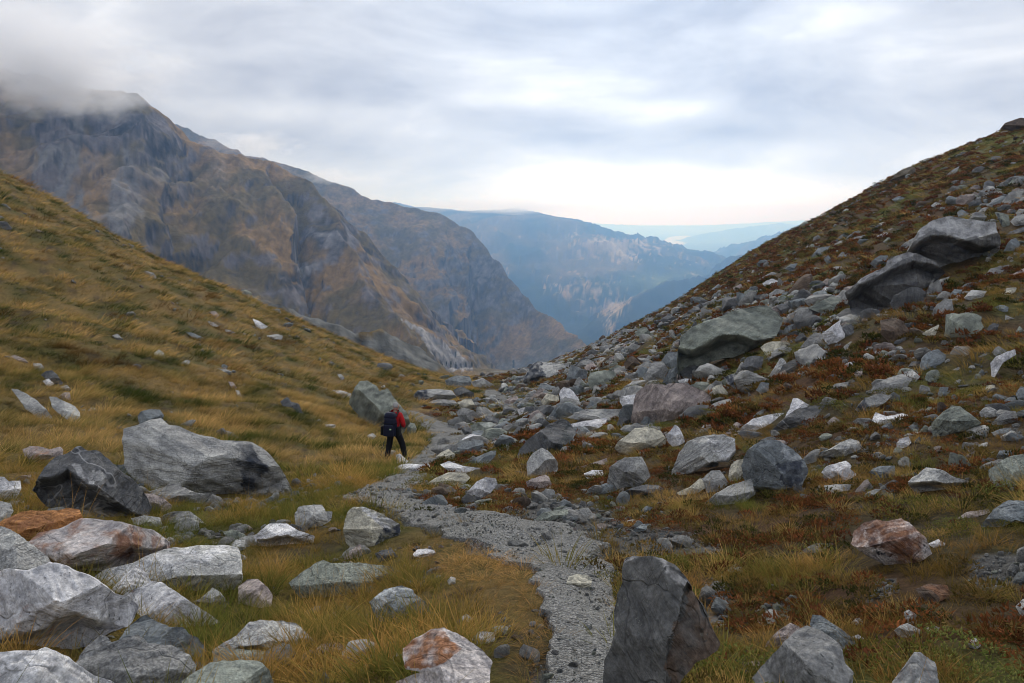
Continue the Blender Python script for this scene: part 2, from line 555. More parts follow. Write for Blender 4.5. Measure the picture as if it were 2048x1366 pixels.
# ------------------------------------------------------------------ far terrain: ridges and the valley between them
RIDGES = {
    # name: (points (px, py, distance), slope, concavity, gully strength)
    'left_massif': ([(-420, 0, 850), (-150, 85, 870), (0, 140, 890), (150, 165, 900), (270, 190, 910), (330, 245, 920), (400, 285, 930), (540, 325, 960), (612, 370, 940),
                     (650, 425, 900), (690, 482, 858), (730, 542, 810), (780, 612, 750), (830, 676, 695), (880, 735, 645)], .60, 1.0, .62),
    'moraine': ([(480, 575, 185), (600, 632, 190), (640, 641, 192), (700, 668, 195), (752, 656, 198), (800, 695, 202), (860, 740, 210)], .62, 0.3, .12),
    'second_spur': ([(300, 240, 2000), (430, 283, 1950), (560, 325, 1920), (640, 358, 1900), (700, 380, 1900), (730, 398, 1900), (790, 409, 1900), (870, 423, 1910), (910, 438, 1910),
                     (960, 471, 1900), (985, 495, 1880), (1010, 522, 1850), (1035, 557, 1815), (1052, 590, 1790), (1072, 620, 1760), (1100, 648, 1720), (1140, 670, 1670), (1180, 690, 1610)], .72, 0.8, .6),
    'far_left': ([(700, 395, 5200), (800, 405, 5000), (920, 422, 4700), (1030, 416, 4600), (1090, 426, 4500), (1130, 448, 4450), (1170, 494, 4250), (1215, 560, 3850), (1232, 600, 3500), (1222, 650, 3000)], .27, 1.0, .40),
    'sunlit_spur': ([(1120, 452, 7500), (1160, 464, 7200), (1200, 472, 7000), (1250, 484, 6700), (1290, 500, 6300), (1325, 518, 5900), (1345, 540, 5400), (1355, 560, 4900)], .26, 1.0, .40),
    'lake_knob': ([(1255, 470, 10800), (1290, 478, 10400), (1312, 496, 10000), (1328, 530, 9200)], .35, 1.0, .3),
    'right_wall': ([(1800, 360, 3000), (1640, 438, 3300), (1560, 476, 3400), (1504, 506, 3400), (1470, 529, 3350), (1414, 548, 3250), (1340, 561, 3050), (1290, 584, 2850), (1260, 612, 2650), (1230, 657, 2450)], .55, 1.0, .35),
    'right_wall_far': ([(1750, 400, 5600), (1680, 425, 5800), (1640, 436, 6000), (1600, 450, 6100), (1560, 462, 6200), (1500, 492, 6000), (1440, 518, 5700), (1390, 542, 5300)], .40, 1.0, .35),
    'right_far': ([(1560, 445, 14000), (1480, 455, 13800), (1420, 464, 13500), (1395, 480, 12800), (1380, 500, 11600), (1375, 520, 10200)], .25, 1.0, .3),
    'back_left': ([(1050, 440, 17000), (1200, 447, 18000), (1300, 452, 19500), (1420, 450, 21000), (1600, 440, 20000)], .20, 1.0, .4),
}
FLOOR = np.array([(0, -30), (150, -56), (300, -80), (640, -129), (900, -192), (1250, -300), (1620, -336), (1850, -350), (2500, -415), (3000, -466), (4500, -506), (12000, -532), (40000, -540)])
STEEP_SIDE = {'left_massif': (1.05, 8), 'second_spur': (1.5, 8)}      # cliffs on the far flank of the lower spurs
RSCALE = {'left_massif': 1.0, 'second_spur': 1.0, 'moraine': 1.0}      # how far each ridge really stands
RIDGES = {k: ([(a, b, c * RSCALE.get(k, 1.15)) for a, b, c in v[0]],) + v[1:] for k, v in RIDGES.items()}
RPTS = {k: np.array([pix(*p) for p in v[0]]) for k, v in RIDGES.items()}


def far_h(x, y, names, detail=1.0):
    r = np.hypot(x, y)
    h = np.interp(r, FLOOR[:, 0], FLOOR[:, 1]) + fbm(x / 400, y / 400, 3.0, 3) * (10 * smooth(300, 1500, r) - 8 * smooth(7000, 10000, r))
    warp = fbm(x / 260, y / 260, 2.0, 3)
    for k in names:
        pts = RPTS[k]
        _, slope, conc, gul = RIDGES[k]
        seg = pts[1:] - pts[:-1]
        L = np.hypot(seg[:, 0], seg[:, 1])
        cum = np.concatenate([[0], np.cumsum(L)])
        sc0 = np.clip(np.mean(np.hypot(pts[:, 0], pts[:, 1])) / 2000.0, 0.1, 3.0)
        x0_, y0_ = x, y
        wa = sc0 * smooth(0, 400 * sc0, np.hypot(x, y) * .2)
        x = x0_ + wa * (34 * fbm(x0_ / (190 * sc0), y0_ / (190 * sc0), 14.0, 4) + 2.5 * fbm(x0_ / (38 * sc0), y0_ / (38 * sc0), 15.0, 3))
        y = y0_ + wa * (34 * fbm(x0_ / (190 * sc0), y0_ / (190 * sc0), 16.0, 4) + 2.5 * fbm(x0_ / (38 * sc0), y0_ / (38 * sc0), 17.0, 3))
        hbest = np.full(x.shape, -1e9)
        zr, tt, dist, slo = (np.zeros(x.shape) for _ in range(4))
        for i in range(len(seg)):
            traw = ((x - pts[i, 0]) * seg[i, 0] + (y - pts[i, 1]) * seg[i, 1]) / (L[i] ** 2)
            t = np.clip(traw, 0, 1)
            d1 = np.sqrt((x - pts[i, 0] - t * seg[i, 0]) ** 2 + (y - pts[i, 1] - t * seg[i, 1]) ** 2)
            z1 = pts[i, 2] + t * seg[i, 2]
            sl = slope
            if k in STEEP_SIDE:
                crs = seg[i, 0] * (y - pts[i, 1]) - seg[i, 1] * (x - pts[i, 0])
                sl = np.where(((crs > 0) & (i >= STEEP_SIDE[k][1])) | (traw > 1.0), STEEP_SIDE[k][0], slope)
            hh = z1 - sl * d1
            m = hh > hbest
            hbest = np.where(m, hh, hbest)
            zr = np.where(m, z1, zr)
            dist = np.where(m, d1, dist)
            slo = np.where(m, sl, slo)
            tt = np.where(m, cum[i] + t * L[i], tt)
        scale = np.clip(np.mean(np.hypot(pts[:, 0], pts[:, 1])) / 2000.0, 0.1, 4.0)
        w = smooth(0, 160 * scale, dist)
        ax = pts[-1, :2] - pts[0, :2]
        ax = ax / np.hypot(*ax)
        tw = x * ax[0] + y * ax[1] + warp * 90 * scale
        g = fbm(tw / (170 * scale), dist / (900 * scale), 1.0 + len(k), 4, ridged=True) - 0.6
        g2 = fbm(tw / (45 * scale), dist / (260 * scale), 9.0, 3, ridged=True) - 0.6
        lump = fbm(x / (240 * scale), y / (240 * scale), 6.0, 4)
        lump += .35 * fbm(x / (70 * scale), y / (70 * scale), 3.0, 3)
        drop = slo * dist * (1.0 + 0.12 * conc * np.exp(-dist / (500 * scale)))
        hz = zr - drop + gul * w * scale * detail * (g * 40 + g2 * 15 + lump * 20) + fbm((x * ax[0] + y * ax[1]) / (60 * scale), 0.5, 2.0, 4) * 5 * scale * gul
        x, y = x0_, y0_
        # soft union with what is already there
        kk = 12.0 * scale
        dlt = np.clip(0.5 + 0.5 * (hz - h) / kk, 0, 1)
        h = h * (1 - dlt) + hz * dlt + kk * dlt * (1 - dlt) * 0.5
    return h


def far_grid(r_list, az0, az1, na, names):
    a = np.radians(np.linspace(az0, az1, na))
    A, R = np.meshgrid(a, r_list)
    x, y = R * np.sin(A), R * np.cos(A)
    h = far_h(x, y, names)
    near = smooth(300, 600, R) * smooth(5000, 3000, R)
    crag = fbm(x / 120 + 3, y / 120, 12.0, 3)
    cw = smooth(-.15, .5, crag)
    # broken ledges: the slope steepens and flattens in turns
    step = 30.0 + 12 * fbm(x / 300, y / 300, 4.0, 2)
    ph = (h + 9 * fbm(x / 70, y / 70, 8.0, 3)) / step
    h = h + near * cw * step * 0.22 * (np.floor(ph) + smooth(.25, .75, ph - np.floor(ph)) - ph)
    h = h + near * ((fbm(x / 34, y / 34, 5.0, 4, ridged=True) - .6) * 2.6 * (.25 + cw) + (fbm(x / 9, y / 9, 6.0, 3, ridged=True) - .6) * 1.1 * (.3 + cw))
    h = h + fbm(x / 25, y / 25, 5.0, 3) * 1.6 * smooth(2000, 4500, R)
    return np.stack([x, y, h], -1)


def grid_normals(P):
    du = np.gradient(P, axis=1)
    dv = np.gradient(P, axis=0)
    n = np.cross(du, dv)
    n /= np.linalg.norm(n, axis=-1, keepdims=True) + 1e-12
    n[n[..., 2] < 0] *= -1
    return n


def mid_colours(P):
    x, y, z = P[..., 0], P[..., 1], P[..., 2]
    n = grid_normals(P)
    px, py = to_px(P)
    steep = 1 - n[..., 2]
    f1, f2 = fbm(x / 110, y / 110, 1.0, 4), fbm(x / 26, y / 26, z / 26, 4)
    f3 = fbm(x / 6, y / 6, z / 6, 3)
    strat = fbm(x / 90, y / 90, z / 11, 4)
    olive, gold, scree, rock, dark = (np.array(c) for c in ((.150, .115, .056), (.265, .170, .074), (.20, .19, .18), (.155, .138, .135), (.045, .042, .045)))
    g = smooth(-0.35, 0.45, f1 + 0.4 * f2)[..., None]
    c = olive * (1 - g) + gold * g
    # scree fans under the cliffs of the massif
    fan = smooth(0.05, 0.4, fbm(px / 95, py / 260, 4.0, 4) + 0.25 * f2) * smooth(330, 260, px) * smooth(150, 260, py)
    for (cx_, cy_, wx, wy, s_) in ((285, 345, 75, 55, 1.0), (130, 330, 110, 40, .6), (430, 335, 26, 60, .4)):
        fan = np.maximum(fan, s_ * np.exp(-((px - cx_) / wx) ** 2 - ((py - cy_) / wy) ** 2) * (0.75 + 0.6 * f2))
    fan = np.clip(fan, 0, 1)[..., None]
    c = c * (1 - fan) + scree * fan
    # rock where it is steep
    rk = smooth(0.40, 0.60, steep + 0.16 * f2 + 0.12 * strat)
    cl = np.zeros(px.shape)
    for (cx_, cy_, wx, wy, s_) in ((665, 470, 70, 55, .9), (590, 560, 60, 50, .9), (240, 250, 120, 40, .95), (100, 260, 110, 60, .8), (960, 560, 75, 110, .8), (880, 600, 120, 100, .5),
                                   (1040, 600, 40, 60, .7), (760, 610, 60, 60, .6), (820, 480, 90, 40, .4), (740, 440, 60, 30, .4)):
        cl = np.maximum(cl, s_ * np.exp(-((px - cx_) / wx) ** 2 - ((py - cy_) / wy) ** 2))
    rk = np.maximum(rk, smooth(0.25, 0.6, cl + 0.55 * f2 + 0.35 * strat - 0.12))
    rt = smooth(-0.5, 0.6, f2 + 0.6 * strat + 0.4 * f3)[..., None]
    rc = dark * (1 - rt) + rock * rt
    pale = np.zeros(px.shape)
    for (cx_, cy_, wx, wy) in ((655, 465, 40, 35), (560, 555, 18, 22), (605, 545, 32, 34)):
        pale = np.maximum(pale, np.exp(-((px - cx_) / wx) ** 2 - ((py - cy_) / wy) ** 2))
    pale = (pale * smooth(-0.1, 0.5, f2 + .5 * strat))[..., None]
    rc = rc * (1 - pale) + np.array((.27, .26, .26)) * pale
    c = c * (1 - rk[..., None]) + rc * rk[..., None]
    # the bright debris fan below the spur
    tri = [(800, 636), (838, 655), (905, 695), (950, 738), (893, 742), (868, 712), (850, 690), (836, 668)]
    jx, jy = fbm(px / 24, py / 40, 2.0, 2) * 5, fbm(px / 24, py / 24, 7.0, 2) * 3
    tm = in_poly(px + jx, py + jy, tri)
    stripe = smooth(-.5, .35, fbm((px - py * 1.05) / 7.0, (px + py) / 110, 3.0, 3) + .35 * f3)[..., None]
    deb = np.array((.19, .18, .175)) * (1 - stripe) + np.array((.36, .345, .335)) * stripe
    c = np.where(tm[..., None], deb, c)
    # the near moraine: raw rubble with a cap of turf
    rr = np.hypot(x, y)
    mo = smooth(330, 250, rr)[..., None]
    rub = np.array((.20, .205, .195)) * (0.75 + 0.5 * fbm(x / 3, y / 3, 1.0, 3))[..., None]
    turf = np.exp(-((px - 742) / 34) ** 2 - ((py - 660) / 9) ** 2)[..., None] + np.exp(-((px - 950) / 120) ** 2 - ((py - 750) / 22) ** 2)[..., None]
    tm2 = smooth(.35, .6, turf[..., 0] + .2 * f3)[..., None]
    rub = rub * (1 - tm2) + np.array((.17, .12, .05)) * tm2
    c = c * (1 - mo) + rub * mo
    # grey debris aprons at the valley foot
    ap = (smooth(680, 730, py) * smooth(930, 1000, px) * np.clip(.6 + .9 * f2, 0, 1))[..., None] * .8
    c = c * (1 - ap) + scree * ap
    c = c * (1 + 0.30 * f3[..., None] + 0.18 * f2[..., None])
    return np.clip(c, 0.01, 1)


def far_colours(P):
    x, y, z = P[..., 0], P[..., 1], P[..., 2]
    px, py = to_px(P)
    f1, f2 = fbm(x / 1300, y / 1300, 1.0, 4), fbm(x / 240, y / 240, 3.0, 4)
    f3 = fbm(x / 620 + 9, y / 620, 6.0, 4)
    forest, gold, pale, green = (np.array(c) for c in ((.014, .022, .020), (.42, .25, .085), (.52, .40, .24), (.13, .16, .06)))
    up = smooth(-400, -280, z + 80 * f1 + 50 * f3)
    g = np.clip(smooth(-0.25, 0.35, f1 * .5 + f3) * (0.35 + 0.65 * up), 0, 1)
    sunny = np.zeros(px.shape)  # patches of sunlight painted into the slope colour
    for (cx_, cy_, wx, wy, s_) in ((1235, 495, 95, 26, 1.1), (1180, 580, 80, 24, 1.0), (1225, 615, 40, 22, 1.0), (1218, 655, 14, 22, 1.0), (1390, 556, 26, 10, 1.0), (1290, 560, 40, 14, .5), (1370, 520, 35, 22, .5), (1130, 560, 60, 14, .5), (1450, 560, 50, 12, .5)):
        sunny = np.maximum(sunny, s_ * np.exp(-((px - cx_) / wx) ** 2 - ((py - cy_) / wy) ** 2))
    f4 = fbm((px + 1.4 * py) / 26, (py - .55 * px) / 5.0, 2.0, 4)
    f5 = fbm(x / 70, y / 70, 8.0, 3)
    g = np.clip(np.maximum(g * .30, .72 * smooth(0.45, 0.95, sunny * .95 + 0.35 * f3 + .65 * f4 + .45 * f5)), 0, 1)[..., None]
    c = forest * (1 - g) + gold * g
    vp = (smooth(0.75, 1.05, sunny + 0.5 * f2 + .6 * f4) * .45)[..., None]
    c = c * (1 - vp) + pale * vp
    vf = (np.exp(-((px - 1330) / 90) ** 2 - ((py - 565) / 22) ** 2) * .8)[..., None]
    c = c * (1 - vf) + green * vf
    # dark woods on the lower slopes
    edge = 566 + np.maximum(px - 1050, 0) * .46 + 16 * f3 + 8 * f2
    wd = smooth(-4, 6, py - edge) * smooth(1225, 1200, px + 10 * f2)
    rw = np.interp(px, [1215, 1230, 1260, 1290, 1340, 1414, 1470, 1504, 1560, 1640], [690, 655, 610, 582, 558, 546, 527, 504, 474, 436])
    wd = np.maximum(wd, smooth(-3, 3, py - rw) * (.75 + .25 * smooth(-.2, .2, f3)))[..., None]
    c = c * (1 - wd) + forest * wd
    c = c * (1 + 0.3 * f2[..., None] + .3 * f5[..., None])
    return np.clip(c, 0.008, 1)


def terrain_material(name, scale, bump):
    m, N = new_mat(name)
    col = N.n('ShaderNodeAttribute', attribute_name='Col').outputs['Color']
    pos = N.n('ShaderNodeNewGeometry').outputs['Position']
    f = N.noise(pos, scale, 7.0, 0.65)
    c = N.mix(0.6, col, N.ramp(f, [(0.3, (.55, .55, .56)), (0.5, (1, 1, 1)), (0.7, (1.45, 1.43, 1.4))]), 'MULTIPLY')
    b = N.n('ShaderNodeBump', {'Height': f, 'Strength': 0.8, 'Distance': bump}).outputs[0]
    p = N.n('ShaderNodeBsdfPrincipled', {'Base Color': c, 'Roughness': 1.0, 'Specular IOR Level': 0.05, 'Normal': b})
    N.n('ShaderNodeOutputMaterial', {'Surface': p.outputs[0]})
    return m


NEAR_R = ['left_massif', 'second_spur', 'right_wall']
ALL_R = list(RIDGES)
R_SPLIT = 6000.0
r_mid = np.concatenate([np.linspace(120, 260, 50)[:-1], np.linspace(260, 480, 50)[:-1], np.linspace(480, 2250, 470)[:-1], np.linspace(2250, R_SPLIT, 100)])
Pm = far_grid(r_mid, -41, 41, 800, ALL_R)
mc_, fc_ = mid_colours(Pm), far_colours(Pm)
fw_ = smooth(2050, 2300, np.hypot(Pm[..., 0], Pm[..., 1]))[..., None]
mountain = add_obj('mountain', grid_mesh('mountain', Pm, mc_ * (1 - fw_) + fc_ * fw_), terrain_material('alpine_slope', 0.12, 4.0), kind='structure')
r_far = np.geomspace(R_SPLIT, 36000, 240)
Pf = far_grid(r_far, -41, 41, 640, ALL_R)
Pf[0] = np.stack([np.interp(np.linspace(0, 1, 640), np.linspace(0, 1, 800), Pm[-1, :, i]) for i in range(3)], -1)
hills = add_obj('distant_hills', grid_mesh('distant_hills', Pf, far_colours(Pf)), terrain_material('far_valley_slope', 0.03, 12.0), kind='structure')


def far_hit(px, py, rmax=4100):
    v = px_dir(px, py)
    v = v / math.hypot(v[0], v[1])
    rs = np.linspace(230, rmax, 3000)
    h = far_h(v[0] * rs, v[1] * rs, ALL_R)
    i = np.argmax(h > v[2] * rs)
    r = rs[i]
    return np.array([v[0] * r, v[1] * r, h[i]])


# lake in the far valley
LAKE_Z = -529.0
lk = []
for (a, b) in [(1308, 497), (1318, 499), (1334, 498), (1352, 495), (1368, 489), (1386, 480), (1392, 475), (1376, 471), (1352, 472), (1336, 475), (1326, 483), (1314, 491)]:
    v = px_dir(a, b)
    t = LAKE_Z / v[2]
    lk.append(tuple(v * t))
bm = bmesh.new()
bm.faces.new([bm.verts.new(p) for p in lk])
for f in bm.faces:
    f.normal_update()
    if f.normal.z < 0:
        f.normal_flip()
me = bpy.data.meshes.new('lake_water')
bm.to_mesh(me)
m, N = new_mat('lake_water')
p = N.n('ShaderNodeBsdfPrincipled', {'Base Color': (.05, .08, .10, 1), 'Roughness': 0.12, 'Metallic': 0.0, 'IOR': 1.33})
N.n('ShaderNodeOutputMaterial', {'Surface': p.outputs[0]})
add_obj('lake_water', me, m, kind='structure')

# ------------------------------------------------------------------ haze: one closed box of even, thin air
HAZE_D = 0.00020
bm = bmesh.new()
bmesh.ops.create_cube(bm, size=1.0)
top = max(float(Pm[..., 2].max()), float(Pf[..., 2].max()), 60.0) + 25.0
bot = min(float(Pm[..., 2].min()), float(Pf[..., 2].min())) - 20.0
for v in bm.verts:
    v.co = (v.co.x * 52000.0, 17800.0 + v.co.y * 38000.0, (top + bot) / 2 + v.co.z * (top - bot))
me = bpy.data.meshes.new('haze')
bm.to_mesh(me)
m, N = new_mat('thin_haze')
vol = N.n('ShaderNodeVolumePrincipled', {'Color': (0.29, 0.56, 1.0, 1), 'Absorption Color': (1, 1, 1, 1), 'Density': HAZE_D, 'Anisotropy': 0.72})
N.n('ShaderNodeOutputMaterial', {'Volume': vol.outputs[0]})
add_obj('haze', me, m, kind='stuff')
